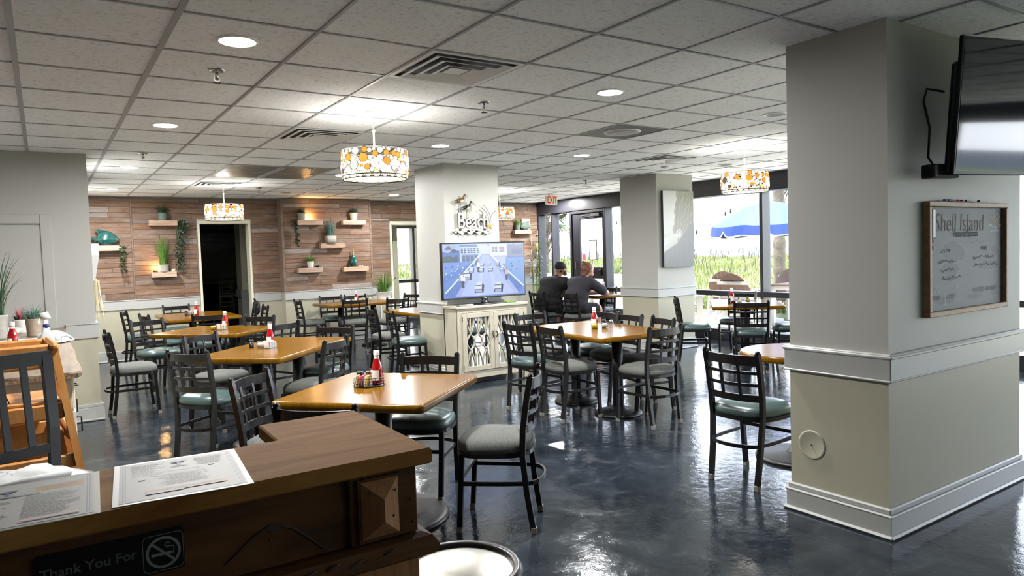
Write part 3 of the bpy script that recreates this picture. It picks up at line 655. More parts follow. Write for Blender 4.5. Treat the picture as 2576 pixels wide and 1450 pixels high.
# ================================================================== LATTICE-BACK CHAIRS
def seat_outline(s=1.0, n=28):
    pts = []
    for i in range(n):
        a = 2*PI*i/n; c, sn = math.cos(a), math.sin(a); e = .62
        x = math.copysign(abs(c)**e, c); y = math.copysign(abs(sn)**e, sn)
        w = .205+.022*(y*.5+.0)
        pts.append((x*(w+.006)*s, (y*.205+.005)*s))
    return pts
def arc_pts(x, y, z, bulge, n=8): return [(-x+2*x*i/n, y-bulge*(1-(2*i/n-1)**2), z) for i in range(n+1)]
CH = {}
def chair_parts(t, seatmat):
    if not CH:
        for sx in (-1, 1):
            CH['rear%d' % sx] = MB().bar([(sx*.165, -.205, .012), (sx*.17, -.175, .22), (sx*.178, -.158, .42), (sx*.183, -.165, .56), (sx*.186, -.19, .72), (sx*.187, -.213, .838)], .027, .03, (0, 1, 0)).lathe([(.0135, .838), (.016, .845), (.010, .853), (0, .855)], 8, (sx*.187, -.214, 0), cap=False).mesh('leg', 'chair_metal')
            CH['front%d' % sx] = MB().bar([(sx*.178, .192, .012), (sx*.186, .172, .30), (sx*.188, .165, .425)], .027, .027, (0, 1, 0)).mesh('leg', 'chair_metal')
            for fy, fx in ((-.206, .165), (.193, .178)):
                CH['cap%d%s' % (sx, fy < 0)] = MB().cbox(sx*fx-.0155, sx*fx+.0155, fy-.0155, fy+.0155, 0, .036, .003).mesh('foot_cap', 'cap_grey')
        def slat(z, h, dy): return MB().bar(arc_pts(.186, dy, z, .042), .012, h, (0, 0, 1)).mesh('slat', 'chair_metal')
        CH['top'] = slat(.795, .056, -.203); CH['s1'] = slat(.715, .02, -.188); CH['s2'] = slat(.64, .02, -.178); CH['s3'] = slat(.557, .042, -.166)
        for sx in (-1, 1):
            f = 1-(.062/.186)**2
            CH['spin%d' % sx] = MB().bar([(sx*.062, -.166-.042*f, .56), (sx*.062, -.178-.042*f, .64), (sx*.062, -.188-.042*f, .715), (sx*.062, -.2-.042*f, .78)], .02, .009, (0, 1, 0)).mesh('spindle', 'chair_metal')
        ol = seat_outline()
        prof = [(.94, .434), (.985, .437), (1.003, .454), (.995, .470), (.95, .486), (.84, .498), (.62, .507), (.35, .511), (.12, .512)]
        for mt in ('vinyl_teal', 'fabric_grey'):
            CH[mt] = MB().rings([[(x*s, y*s, z) for x, y in ol] for s, z in prof]).mesh('seat', mt)
        CH['frame'] = MB().bar([(x*.965, y*.965, .424) for x, y in ol], .022, .024, (0, 0, 1), True).mesh('seat_frame', 'chair_metal')
        hoop = [(.186, .17, .268), (.18, -.05, .268), (.168, -.17, .268)]+[(.165*math.cos(a), -.17-.085*math.sin(a), .268) for a in [PI*k/8 for k in range(1, 8)]]+[(-.168, -.17, .268), (-.18, -.05, .268), (-.186, .17, .268)]
        CH['hoop'] = MB().bar(hoop, .012, .022).mesh('stretcher', 'chair_metal')
        CH['cross'] = MB().bar([(-.186, .168, .30), (.186, .168, .30)], .012, .022).mesh('stretcher', 'chair_metal')
    for k in ('rear-1', 'rear1', 'front-1', 'front1'): obj('leg', CH[k], t)
    for k in ('cap-1True', 'cap1True', 'cap-1False', 'cap1False'): obj('foot_cap', CH[k], t)
    obj('top_slat', CH['top'], t)
    for k in ('s1', 's2', 's3'): obj('slat', CH[k], t)
    for k in ('spin-1', 'spin1'): obj('spindle', CH[k], t)
    obj('seat', CH[seatmat], t); obj('seat_frame', CH['frame'], t); obj('stretcher', CH['hoop'], t); obj('stretcher', CH['cross'], t)
def chair(x, y, ang, mat, label):
    t = thing('dining_chair', label, 'chair', (x, y, 0), math.radians(ang-90), 'lattice-back metal dining chairs'); chair_parts(t, mat); return t
TV_, FG = 'vinyl_teal', 'fabric_grey'
LAT = 'lattice-back metal chair'
CHAIRS = [
 (2.04, 3.25, 138, FG, 'grey fabric %s alone on the open floor side of the square table' % LAT),
 (1.93, 3.98, 224, TV_, 'teal vinyl %s behind the square table, on the television side' % LAT),
 (1.10, 4.00, 316, FG, 'dark %s between the square table and the second table' % LAT),
 (1.11, 3.18, 45, TV_, 'dark %s pushed in behind the host counter top' % LAT),
 (1.02, 5.71, 35, TV_, 'teal vinyl %s at the host-counter end of the second table' % LAT),
 (1.28, 6.71, -55, FG, 'grey fabric %s on the far left side of the second table' % LAT),
 (1.79, 5.64, 133, FG, 'grey fabric %s on the television side of the second table' % LAT),
 (2.14, 6.40, 219, TV_, 'dark teal vinyl %s at the far end of the second table' % LAT),
 (1.07, 9.12, -68, TV_, 'teal vinyl %s on the left side of the third table' % LAT),
 (1.12, 11.2, -15, TV_, '%s seen edge-on by the plank wall corner' % LAT),
 (1.27, 10.28, 10, TV_, 'teal vinyl %s on the left side of the table nearest the doorway' % LAT),
 (1.72, 11.92, -89, TV_, 'teal vinyl %s between the doorway table and the plank wall' % LAT),
 (1.77, 9.72, 75, TV_, 'dark curved-back %s between the third table and the doorway table' % LAT),
 (1.97, 8.48, 224, TV_, 'teal vinyl %s at the far end of the third table' % LAT),
 (1.98, 7.62, 118, FG, 'grey fabric %s on the television side of the third table' % LAT),
 (2.52, 11.35, 172, TV_, '%s by the doorway with a black bag hung on it' % LAT),
 (2.47, 10.55, 176, TV_, 'second edge-on %s on the right of the doorway table' % LAT),
 (3.61, 11.38, -2, FG, 'grey fabric %s at the doorway end of the plank-wall table' % LAT),
 (4.16, 11.85, -97, TV_, 'dark teal vinyl %s against the plank wall, nearer the banquet doorway' % LAT),
 (4.58, 11.72, -92, TV_, 'teal vinyl %s against the plank wall beside the potted grass' % LAT),
 (4.15, 10.83, 72, FG, 'grey fabric %s facing the plank wall, nearer the banquet doorway' % LAT),
 (4.66, 10.49, 92, FG, 'grey fabric %s facing the plank wall beneath the potted grass' % LAT),
 (3.70, 8.50, -7, FG, 'grey fabric %s at the table behind the television column' % LAT),
 (3.66, 7.80, -14, TV_, 'dark teal vinyl %s close beside the television column' % LAT),
 (5.17, 11.07, 207, FG, 'grey fabric %s before the glazed doorway in the plank wall' % LAT),
 (3.88, 4.93, -4, FG, 'grey fabric %s on the host-counter side of the big table' % LAT),
 (3.83, 5.40, 8, TV_, 'teal vinyl %s on the television-cabinet side of the big table' % LAT),
 (4.30, 5.92, -91, FG, 'grey fabric %s at the cabinet end of the big table' % LAT),
 (4.25, 4.33, 92, FG, 'grey fabric %s at the near end of the big table' % LAT),
 (4.65, 5.20, 173, FG, 'grey fabric %s in the middle of the window side of the big table' % LAT),
 (4.72, 5.64, 178, TV_, '%s at the far corner on the window side of the big table' % LAT),
 (4.59, 4.72, 165, FG, 'grey fabric %s nearest the wave picture at the big table' % LAT),
 (6.95, 9.40, 3, FG, '%s under the person in the black cap' % LAT),
 (7.03, 8.68, 7, FG, '%s under the person in the grey shirt' % LAT),
 (8.06, 9.33, 182, TV_, 'teal vinyl %s facing the two seated people by the glass door' % LAT),
 (8.12, 8.72, 180, TV_, 'teal vinyl %s half hidden behind the column with the wave picture' % LAT),
 (6.96, 5.36, 41, TV_, 'teal vinyl %s with its back to the room at the window table' % LAT),
 (7.95, 6.34, 198, TV_, 'teal vinyl %s on the glass side of the window table' % LAT),
 (6.98, 6.26, -42, TV_, 'teal vinyl %s turned sideways before the wave picture column' % LAT),
 (7.72, 5.35, 135, TV_, 'teal vinyl %s mostly hidden behind the big pier' % LAT),
 (3.70, 2.85, 4, TV_, 'teal vinyl %s beside the big pier at the round table' % LAT),
 (.70, 7.93, 2, FG, 'grey fabric %s standing apart by the left wall corner' % LAT),
]
for c in CHAIRS: chair(*c)

# ================================================================== TABLES
ZT = .75
def pedestal(t, x, y, rb):
    MB().lathe([(rb, 0), (rb, .012), (rb*.97, .022), (rb*.9, .028), (.1, .042), (.07, .05), (.06, .075), (0, .075)], 32, (x, y, 0), cap=True).build('base', 'pedestal', t)
    MB().lathe([(.048, .06), (.048, ZT-.055)], 20, (x, y, 0)).build('pole', 'pedestal', t)
    m = MB(); m.cbox(x-.2, x+.2, y-.03, y+.03, ZT-.06, ZT-.044, .003); m.cbox(x-.03, x+.03, y-.2, y+.2, ZT-.06, ZT-.044, .003); m.build('spider', 'pedestal', t)
def top(t, outline):
    prof = [(.012, ZT-.045), (.004, ZT-.042), (0, ZT-.034), (0, ZT-.013), (.004, ZT-.004), (.012, ZT)]; n = len(outline); R_ = []
    for d, z in prof:
        ring = []
        for i in range(n):
            a, b, e = outline[i-1], outline[i], outline[(i+1) % n]; t1 = Vector((e[0]-a[0], e[1]-a[1])).normalized(); ring.append((b[0]-t1.y*d, b[1]+t1.x*d, z))
        R_.append(ring)
    m = MB().rings(R_, True); m.sm[-1] = False; m.sm[-2] = False; m.build('table_top', 'table_wood', t)
def table(x, y, ang, L, W, label, double=False, rb=.215, round_=0):
    t = thing('dining_table', label, 'table', (x, y, 0), math.radians(ang), 'wooden pedestal dining tables')
    if round_: top(t, [(round_*math.cos(2*PI*i/48), round_*math.sin(2*PI*i/48)) for i in range(48)])
    else: top(t, rrect(L, W, .035, 4))
    if double:
        for s in (-1, 1): pedestal(t, s*(L/2-.34), 0, rb)
    else: pedestal(t, 0, 0, rb)
    return t
table(1.565, 3.71, 41, .90, .86, 'square honey-wood table beside the host counter, with a round wire caddy', rb=.355)
table(1.64, 6.11, 46, 1.36, .78, 'long honey-wood table second from the host counter, with a glass sugar caddy', True)
table(1.55, 8.22, 44, .84, 1.04, 'honey-wood table third from the host counter', False, .3)
table(1.80, 10.85, 90, 1.4, .93, 'honey-wood table nearest the banquet doorway', True)
table(4.37, 11.28, 0, 1.26, .86, 'honey-wood table along the plank wall below the wall shelves', True)
table(4.38, 8.66, 90, 1.15, .86, 'honey-wood table half hidden behind the television column', False, .28)
table(4.30, 5.07, 86, 1.34, .86, 'big honey-wood table with two pedestals before the television cabinet', True)
table(7.82, 9.28, 90, 1.24, .78, 'honey-wood table by the glass door where two people sit', True)
table(7.58, 5.92, 42, 1.24, .86, 'honey-wood table beside the window with the blue umbrella', True)
table(4.31, 2.93, 0, 0, 0, 'round honey-wood table half hidden behind the big pier', False, .29, .385)

# ================================================================== TABLE-TOP THINGS
def ketchup(x, y, z, label, s=1.0, rz=-2.6):
    t = thing('ketchup_bottle', label, 'bottle', (x, y, z), rz, 'ketchup bottles'); 
    prof = [(.0, 0), (.026, 0), (.030, .006), (.031, .03), (.031, .085), (.028, .108), (.018, .135), (.0145, .155), (.0145, .168)]
    MB().lathe([(r*s, h*s) for r, h in prof], 16, cap=False).build('body', 'bottle_red', t)
    MB().lathe([(.0155*s, .14*s), (.0155*s, .163*s)], 14, cap=False).build('neck_band', 'label_white', t)
    MB().lathe([(.0175*s, .168*s), (.0175*s, .19*s), (.016*s, .194*s), (0, .194*s)], 16, cap=False).build('cap', 'white_plastic', t)
    lb = MB(); rr = .0316*s; a0 = -.95
    pts = [(rr*math.cos(a), rr*math.sin(a)) for a in [a0+1.9*i/8 for i in range(9)]]
    lb.add([(x, y, .025*s) for x, y in pts]+[(x, y, .085*s) for x, y in pts], [(i, i+1, 10+i, 9+i) for i in range(8)], True); lb.build('label', 'label_white', t); return t
def shaker(x, y, z, label, mat='black_plastic'):
    t = thing('pepper_shaker' if mat == 'black_plastic' else 'salt_shaker', label, 'shaker', (x, y, z), 0, 'table shakers')
    MB().lathe([(0, 0), (.019, 0), (.02, .004), (.02, .05), (.0, .05)], 14, cap=False).build('body', mat, t)
    MB().lathe([(.0205, .05), (.0205, .064), (.017, .07), (0, .071)], 14, cap=False).build('lid', 'chrome' if mat != 'black_plastic' else 'black_plastic', t)
def sugar_caddy(x, y, z, rz, label):
    t = thing('sugar_caddy', label, 'caddy', (x, y, z), rz, 'clear caddies of sweetener packets')
    m = MB()
    for q in ((-.045, .045, -.035, -.033, .0, .05), (-.045, .045, .033, .035, 0, .05), (-.045, -.043, -.035, .035, 0, .05), (.043, .045, -.035, .035, 0, .05), (-.045, .045, -.035, .035, 0, .003)): m.box(*q)
    m.build('tray', 'clear_glass', t); k = 0
    for i in range(9):
        mt = ('packet_white', 'packet_pink', 'packet_white', 'packet_yellow', 'packet_blue')[i % 5]
        a = (-.04+i*.0095); M = Matrix.Translation((a, random.uniform(-.004, .004), .004)) @ Matrix.Rotation(random.uniform(-.15, .15), 4, 'Y')
        MB().cbox(-.003, .003, -.029, .029, 0, random.uniform(.05, .064), .001).build('packet', mt, t, M)
def jar(x, y, z, label, mat='packet_white'):
    t = thing('glass_jar', label, 'jar', (x, y, z), 0, 'small glass jars on tables')
    MB().lathe([(.026, 0), (.03, .004), (.032, .045), (.034, .052), (.0315, .052), (.029, .006), (0, .005)], 16, cap=False).build('glass', 'clear_glass', t)
    MB().lathe([(0, .006), (.027, .006), (.029, .035), (.02, .043), (0, .046)], 12, cap=False).build('contents', mat, t)
# wire caddy on the square table
t = thing('wire_caddy', 'round black wire caddy with a tall loop handle on the square table', 'caddy', (1.525, 3.80, ZT+.003), 0)
m = MB(); m.lathe([(0, 0), (.085, 0), (.085, .002), (0, .002)], 24, cap=False); m.build('tray_floor', 'black_plastic', t)
for k, z in enumerate((.002, .018, .033, .048)): MB().tube([(.088*math.cos(2*PI*i/32), .088*math.sin(2*PI*i/32), z) for i in range(32)], .0019, 5, True).build('wire_ring', 'black_plastic', t)
for k in range(8): a = 2*PI*k/8; MB().tube([(.088*math.cos(a), .088*math.sin(a), 0), (.088*math.cos(a), .088*math.sin(a), .049)], .002, 5).build('upright', 'black_plastic', t)
m = MB(); m.tube([(-.003, 0, 0), (-.003, 0, .17), (-.014, 0, .185), (-.012, 0, .2), (0, 0, .207), (.012, 0, .2), (.014, 0, .185), (.003, 0, .17), (.003, 0, 0)], .0019, 5); m.build('loop_handle', 'black_plastic', t)
ketchup(1.567, 3.778, ZT+.006, 'red ketchup bottle standing in the round wire caddy')
shaker(1.498, 3.862, ZT+.006, 'black pepper shaker standing in the round wire caddy'); shaker(1.55, 3.855, ZT+.006, 'glass salt shaker standing in the round wire caddy', 'clear_glass')
t = thing('sweetener_packets', 'row of pink, white and yellow sweetener packets in the wire caddy', 'packets', (1.475, 3.785, ZT+.006), -.6)
for i in range(8): MB().cbox(-.003, .003, -.026, .026, 0, .055+.004*(i % 3), .001).build('packet', ('packet_white', 'packet_white', 'packet_yellow', 'packet_pink', 'packet_pink', 'packet_pink', 'packet_white', 'packet_yellow')[i], t, Matrix.Translation((-.03+i*.0085, 0, 0)) @ Matrix.Rotation((i-4)*.05, 4, 'Y'))
# other tables
ketchup(1.60, 6.18, ZT+.001, 'red ketchup bottle behind the sugar caddy on the second table'); sugar_caddy(1.56, 6.05, ZT+.001, .5, 'clear caddy of pink and yellow sweetener packets on the second table'); jar(1.50, 6.12, ZT+.001, 'glass jar of white creamers on the second table'); shaker(1.44, 6.18, ZT+.001, 'black pepper shaker on the second table')
ketchup(1.66, 8.28, ZT+.001, 'red ketchup bottle on the third table'); sugar_caddy(1.60, 8.14, ZT+.001, .4, 'clear caddy of sweetener packets on the third table'); jar(1.52, 8.20, ZT+.001, 'glass jar of mustard packets on the third table', 'mustard')
ketchup(1.78, 10.75, ZT+.001, 'red ketchup bottle on the doorway table'); shaker(1.66, 10.85, ZT+.001, 'black pepper shaker on the doorway table'); sugar_caddy(1.72, 10.95, ZT+.001, .2, 'clear caddy of packets on the doorway table')
ketchup(4.33, 11.2, ZT+.001, 'red ketchup bottle on the plank-wall table'); sugar_caddy(4.46, 11.25, ZT+.001, .2, 'clear caddy of packets on the plank-wall table'); jar(4.18, 11.22, ZT+.001, 'glass jar of creamers on the plank-wall table'); shaker(4.60, 11.28, ZT+.001, 'salt shaker on the plank-wall table', 'clear_glass')
ketchup(4.34, 5.12, ZT+.001, 'red ketchup bottle on the big table'); jar(4.28, 5.05, ZT+.001, 'glass jar of yellow packets on the big table', 'packet_yellow'); jar(4.39, 5.03, ZT+.001, 'glass jar of white packets on the big table'); shaker(4.47, 5.03, ZT+.001, 'glass salt shaker on the big table', 'clear_glass'); shaker(4.44, 5.1, ZT+.001, 'black pepper shaker on the big table')
ketchup(7.42, 6.0, ZT+.001, 'red ketchup bottle on the window table'); shaker(7.31, 5.95, ZT+.001, 'black pepper shaker on the window table'); jar(7.42, 5.88, ZT+.001, 'glass jar of creamers on the window table'); jar(7.56, 5.86, ZT+.001, 'glass jar of mustard on the window table', 'mustard')
ketchup(7.98, 9.15, ZT+.001, 'red ketchup bottle before the two seated people')
# black bag on the edge-on chair
t = thing('black_bag', 'soft black bag hung from the chair by the doorway', 'bag', (2.79, 11.52, .70), 0)
MB().rings([[(math.cos(2*PI*i/14)*a, math.sin(2*PI*i/14)*b, z) for i in range(14)] for a, b, z in ((.02, .03, -.06), (.05, .09, -.02), (.055, .11, .06), (.05, .1, .12), (.03, .05, .16))]).build('pouch', 'black_cloth', t)
MB().tube([(0, -.05, .14), (-.03, -.04, .2), (-.03, .04, .2), (0, .05, .14)], .008, 6).build('strap', 'black_cloth', t)
# ================================================================== TELEVISION CABINET
t = thing('media_cabinet', 'cream distressed cabinet with mirrored lattice doors below the television', 'cabinet', (3.85, 6.9, 0))
W, Dp, Hh = .95, .33, .90
m = MB(); m.box(0, .02, .02, Dp, .07, Hh-.03); m.box(W-.02, W, .02, Dp, .07, Hh-.03); m.box(0, W, Dp-.02, Dp, .07, Hh-.03); m.box(0, W, .02, Dp, .07, .1); m.build('carcass', 'cabinet_cream', t)
m = MB(); m.cbox(-.015, W+.015, -.015, Dp+.005, Hh-.03, Hh, .006); m.build('cabinet_top', 'cabinet_cream', t)
m = MB(); m.box(0, .055, 0, .03, .0, Hh-.03); m.box(W-.055, W, 0, .03, 0, Hh-.03); m.box(.055, W-.055, 0, .03, Hh-.075, Hh-.03); m.box(.055, W-.055, 0, .03, .07, .15); m.build('face_frame', 'cabinet_cream', t)
m = MB(); m.box(0, .05, Dp-.05, Dp, 0, .07); m.box(W-.05, W, Dp-.05, Dp, 0, .07); m.build('rear_feet', 'cabinet_cream', t)
dw = (W-.11)/2
for k in range(2):
    x0 = .055+k*dw; d = MB()
    x1 = x0+dw-.004; z0, z1 = .155, Hh-.08; fr = .055
    d.cbox(x0, x0+fr, -.012, .012, z0, z1, .003); d.cbox(x1-fr, x1, -.012, .012, z0, z1, .003); d.cbox(x0+fr, x1-fr, -.012, .012, z1-fr, z1, .003); d.cbox(x0+fr, x1-fr, -.012, .012, z0, z0+fr, .003)
    do = d.build('door', 'cabinet_cream', t)
    B(x0+fr, x1-fr, .006, .009, z0+fr, z1-fr, 'mirror', 'mirror', do)
    l = MB(); ix0, ix1, iz0, iz1 = x0+fr, x1-fr, z0+fr, z1-fr; n = 3; cw = (ix1-ix0)/n; zm = (iz0+iz1)/2; hh = (iz1-iz0)
    for c in range(n):
        cx = ix0+cw*(c+.5)
        for s in (-1, 1):
            def lx(z):
                ph = abs(z-zm)/(hh/6.0); return cw*.5*(math.cos(ph*PI/2) if ph < 1 else math.sin((ph-1)/2*PI/2))
            l.bar([(cx+s*lx(iz0+hh*i/48), -.003, iz0+hh*i/48) for i in range(49)], .0095, .014, (0, 1, 0))
        for (a_, b_) in ((iz0, zm-hh*.24), (zm+hh*.24, iz1)): l.bar([(cx, -.003, a_), (cx, -.003, b_)], .009, .012, (0, 1, 0))
    l.build('lattice', 'cabinet_cream', do)
    hx = x1-.02 if k == 0 else x0+.02
    MB().tube([(hx, -.012, .52), (hx, -.03, .53), (hx+(.012 if k else -.012), -.032, .56), (hx, -.03, .585), (hx, -.012, .59)], .006, 6).build('handle', 'metal_dark', do)
    for z in (z0+.06, z1-.06): B((x0-.004 if k == 0 else x1-.001), (x0+.001 if k == 0 else x1+.004), -.016, -.01, z-.025, z+.025, 'hinge', 'metal_dark', do)
# television on it
t = thing('television', 'large flat television showing a pier boardwalk, on the cream cabinet', 'television', (4.30, 7.03, .90))
TW, TH, z0 = 1.14, .65, .075
MB().cbox(-TW/2, TW/2, -.02, .03, z0, z0+TH, .006).build('housing', 'tv_black', t)
m = MB(); m.rings([[(x*a, y*b, z) for x, y in disc(0, 0, 1, 20)] for a, b, z in ((.24, .11, 0), (.24, .11, .008), (.06, .04, .016), (.04, .03, .06), (.1, .02, z0+.02))]); m.build('stand', 'tv_black', t)
w, h = TW-.03, TH-.035
P = []
def q(c, pts): P.append((c, [(u*w, v*h) for u, v in pts]))
q((96, 128, 196), R(0, 0, 1, 1)); q((150, 172, 214), [(.0, .86), (1, .8), (1, 1), (0, 1)])
q((84, 120, 190), [(0, .28), (.5, .66), (0, .66)]); q((104, 136, 204), [(0, .40), (.36, .66), (0, .66)]); q((116, 150, 206), [(.62, .72), (1, .72), (1, .1)])
q((70, 104, 170), jag(0, .32, .66, .88, 9, 1, .03)); q((60, 78, 90), jag(0, .18, .66, .77, 8, 2, .02)); q((150, 160, 190), jag(.03, .16, .84, .97, 6, 5, .02)); q((58, 64, 100), [(.08, .84), (.19, .84), (.13, .92)]); q((58, 70, 110), [(.02, .9), (.12, .9), (.07, .97)])
q((178, 194, 232), R(.2, .66, .46, .99)); q((110, 130, 176), R(.2, .94, .46, .985)); q((122, 142, 186), R(.22, .66, .42, .80))
for i in range(3):
    for j in range(6): q((44, 50, 84), R(.215+j*.038, .895-i*.035, .24+j*.038, .918-i*.035))
for i in range(4): q((86, 104, 138), R(.225+i*.052, .67, .262+i*.052, .78))
q((206, 214, 246), R(.56, .74, .78, .985)); q((150, 160, 200), R(.56, .70, .78, .76)); q((176, 186, 216), R(.6, .6, .76, .74))
for i in range(2):
    q((150, 144, 160), R(.595+i*.09, .83, .66+i*.09, .935)); q((214, 214, 234), R(.624+i*.09, .83, .63+i*.09, .935)); q((214, 214, 234), R(.595+i*.09, .88, .66+i*.09, .887))
q((132, 140, 166), jag(.78, 1, .74, .97, 10, 8, .02)); q((112, 124, 150), jag(.84, .98, .78, .9, 8, 9, .03))
q((196, 200, 232), [(.40, .99), (.46, .78), (.56, .78), (.60, .88), (.52, .99)])
q((150, 164, 214), [(.13, .02), (.465, .80), (.555, .80), (.93, .02)]); q((164, 178, 224), [(.19, .02), (.475, .78), (.545, .78), (.86, .02)])
q((176, 188, 232), [(.36, .02), (.495, .78), (.5, .78), (.43, .02)]); q((176, 188, 232), [(.60, .02), (.522, .78), (.528, .78), (.67, .02)])
for (a, b) in (((.02, .10), (.45, .80)), ((.98, .16), (.565, .79))):
    lo = (a[0]+(.08 if a[0] < .5 else -.06), a[1]-.12)
    for i in range(26):
        f = i/26.; f = f**1.0*.75; x = a[0]+(b[0]-a[0])*f; y = a[1]+(b[1]-a[1])*f; x2 = lo[0]+(b[0]-lo[0])*f; y2 = lo[1]+(b[1]-lo[1])*f; k = .006*(1-f)
        q((70, 92, 160), [(x, y), (x+k, y), (x2+k, y2-.02), (x2, y2-.02)])
    for pl in stroke([a, b], .018): q((216, 224, 246), pl)
def bench(x, y, s, c=(196, 206, 238)):
    q((40, 46, 70), [(x-.06*s, y-.09*s), (x+.05*s, y-.09*s), (x+.06*s, y+.05*s), (x+.03*s, y+.1*s), (x-.05*s, y)]); q(c, [(x-.06*s, y-.02*s), (x+.03*s, y-.02*s), (x+.035*s, y+.11*s), (x-.03*s, y+.11*s)]); q((56, 62, 92), R(x-.05*s, y+.04*s, x+.03*s, y+.055*s)); q((150, 160, 200), R(x-.045*s, y-.08*s, x+.03*s, y-.03*s))
for (x, y, s) in ((.42, .16, 1.0), (.66, .15, 1.0), (.455, .5, .5), (.565, .5, .5), (.47, .6, .34), (.55, .6, .34), (.28, .40, .9), (.33, .50, .55), (.71, .50, .5), (.37, .62, .4), (.66, .60, .4)): bench(x, y, s)
for (x, y, s, c) in ((.415, .60, 1, (206, 214, 240)), (.225, .36, 1.3, (214, 216, 232)), (.765, .44, 1.1, (196, 168, 158))):
    q((70, 64, 84), R(x-.012*s, y-.14*s, x+.012*s, y-.04*s)); q(c, disc(x, y-.01*s, .022*s, 10, .06*s)); q((150, 120, 110), disc(x, y+.06*s, .01*s, 8, .018*s)); q((60, 60, 84), R(x-.016*s, y-.07*s, x+.016*s, y-.04*s))
rr = random.Random(5)
for i in range(36):
    x, y = (rr.uniform(.02, .24), rr.uniform(.3, .62)) if i < 26 else (rr.uniform(.8, .97), rr.uniform(.4, .68)); q(rr.choice(((230, 234, 250), (60, 56, 92), (190, 160, 190))), R(x, y, x+.012, y+.016))
so = art_obj('screen', P, 'screen_print', t, Matrix.Translation((-w/2, -.0205, z0+.02)), .00004)
for (nm, x, y, z, a, b, c, mt) in (('cable_box', 3.965, 6.935, .90, .095, .045, .022, 'steel'),):
    t = thing(nm, 'slim silver box lying on the cabinet below the television', 'device', (x, y, z)); MB().cbox(-a, a, -b, b, 0, c, .004).build('case', mt, t)
    for k in range(4): B(-.08+k*.02, -.07+k*.02, -b-.002, -b, .008, .014, 'button', 'black_plastic', t)
t = thing('green_booklet', 'flat green booklet lying on the cabinet top', 'booklet', (4.62, 7.0, .90), .1); MB().cbox(-.07, .07, -.05, .05, 0, .014, .003).build('cover', 'leaf_green', t); MB().cbox(-.068, .072, -.048, .048, .003, .011, .001).build('pages', 'packet_white', t)

# ================================================================== WALL-MOUNTED TELEVISION ON THE PIER
t = thing('wall_television', 'switched-off black flat television mounted high on the big pier', 'television', (3.765, 1.70, 1.80), math.radians(-15))
Mt = Matrix.Rotation(math.radians(5), 4, 'X')
MB().cbox(0, 1.16, -.012, .012, 0, .67, .004, Mt).build('bezel', 'tv_black', t); MB().cbox(.0, 1.16, .012, .05, .0, .55, .012, Mt).build('rear_housing', 'tv_black', t)
MB().box(.012, 1.148, -.0135, -.012, .02, .658, Mt).build('screen', 'tv_screen_dark', t)
MB().box(.0, 1.16, -.014, -.0115, .664, .669, Mt).build('edge_strip', 'chrome', t)
MB().cbox(.3, .8, .05, .16, .15, .45, .01).build('wall_bracket', 'black_plastic', t)
MB().cbox(-.07, .10, .03, .11, -.01, .06, .006).build('cable_box', 'black_plastic', t)
MB().tube([(.02, .05, .42), (-.05, .09, .44), (-.06, .1, .38), (-.02, .1, .25), (-.03, .1, .1), (0, .09, .05)], .006, 6).build('cable', 'cord_black', t)
# ================================================================== MENU BOARD
t = thing('menu_board', 'wood-framed slate menu board with chalk lettering on the big pier', 'board', (3.775, 1.84, 1.08))
W, H = .915, .60; d = .036
for (a, b, c, e) in ((0, W, 0, .027), (0, W, H-.027, H), (0, .027, .027, H-.027), (W-.027, W, .027, H-.027)): MB().cbox(a, b, -d, -.001, c, e, .003).build('frame_bar', 'frame_wood', t)
P = [((92, 100, 110), R(.02, .02, W-.02, H-.02))]
def sm(x, y, rx, ry, c, s=0):
    rr = random.Random(int(x*999+y*77)); P.append((c, [(x+rx*rr.uniform(.75, 1.1)*math.cos(2*PI*i/16), y+ry*rr.uniform(.7, 1.1)*math.sin(2*PI*i/16)+s*math.cos(2*PI*i/16)) for i in range(16)]))
for a in ((.40, .435, .16, .03, (72, 79, 88)), (.30, .33, .14, .06, (80, 87, 96)), (.27, .24, .1, .045, (78, 85, 94)), (.26, .195, .09, .018, (66, 72, 84)), (.72, .25, .13, .03, (80, 84, 94)), (.80, .33, .05, .035, (84, 86, 98)), (.2, .075, .12, .02, (70, 72, 86)), (.55, .085, .11, .02, (72, 74, 86)), (.8, .09, .06, .018, (74, 75, 86))): sm(*a)
def st(c, pts, wd):
    for pl in stroke(pts, wd): P.append((c, pl))
st((70, 78, 88), [(.25+.02*i, .385+.006*math.sin(i*1.3)) for i in range(22)], .003); st((80, 88, 98), [(.62, .325), (.70, .325)], .002)
cx, cy = .80, .475
for i in range(9): a = PI*(i+.0)/8; st(((230, 190, 110), (214, 120, 110), (200, 214, 200))[i % 3], [(cx+.045*math.cos(a), cy+.045*math.sin(a)), (cx+.075*math.cos(a), cy+.075*math.sin(a))], .006)
st((230, 190, 110), [(cx+.035*math.cos(PI*i/10), cy+.035*math.sin(PI*i/10)) for i in range(11)], .004)
for k in range(3): st((214, 226, 236), [(cx-.06+k*.04+.018*math.cos(PI*1.4*i/8-2.2)+.01, cy-.02+.014*math.sin(PI*1.4*i/8-2.2)) for i in range(9)], .003)
for k in range(2):
    for i in range(7): a = PI*i/6; x0 = .12+k*.22; st((180, 176, 170), [(x0+.018*math.cos(a), .125+.018*math.sin(a)), (x0+.03*math.cos(a), .125+.03*math.sin(a))], .003)
st((190, 196, 200), [(.205, .05), (.205, .12)], .003)
art_obj('slate', P, 'board_print', t, Matrix.Translation((0, -.012, 0)), .00003)
simple('chalk_pale', (132, 136, 138), .9); simple('chalk_pink', (150, 132, 130), .9); simple('chalk_dark', (56, 62, 70), .9)
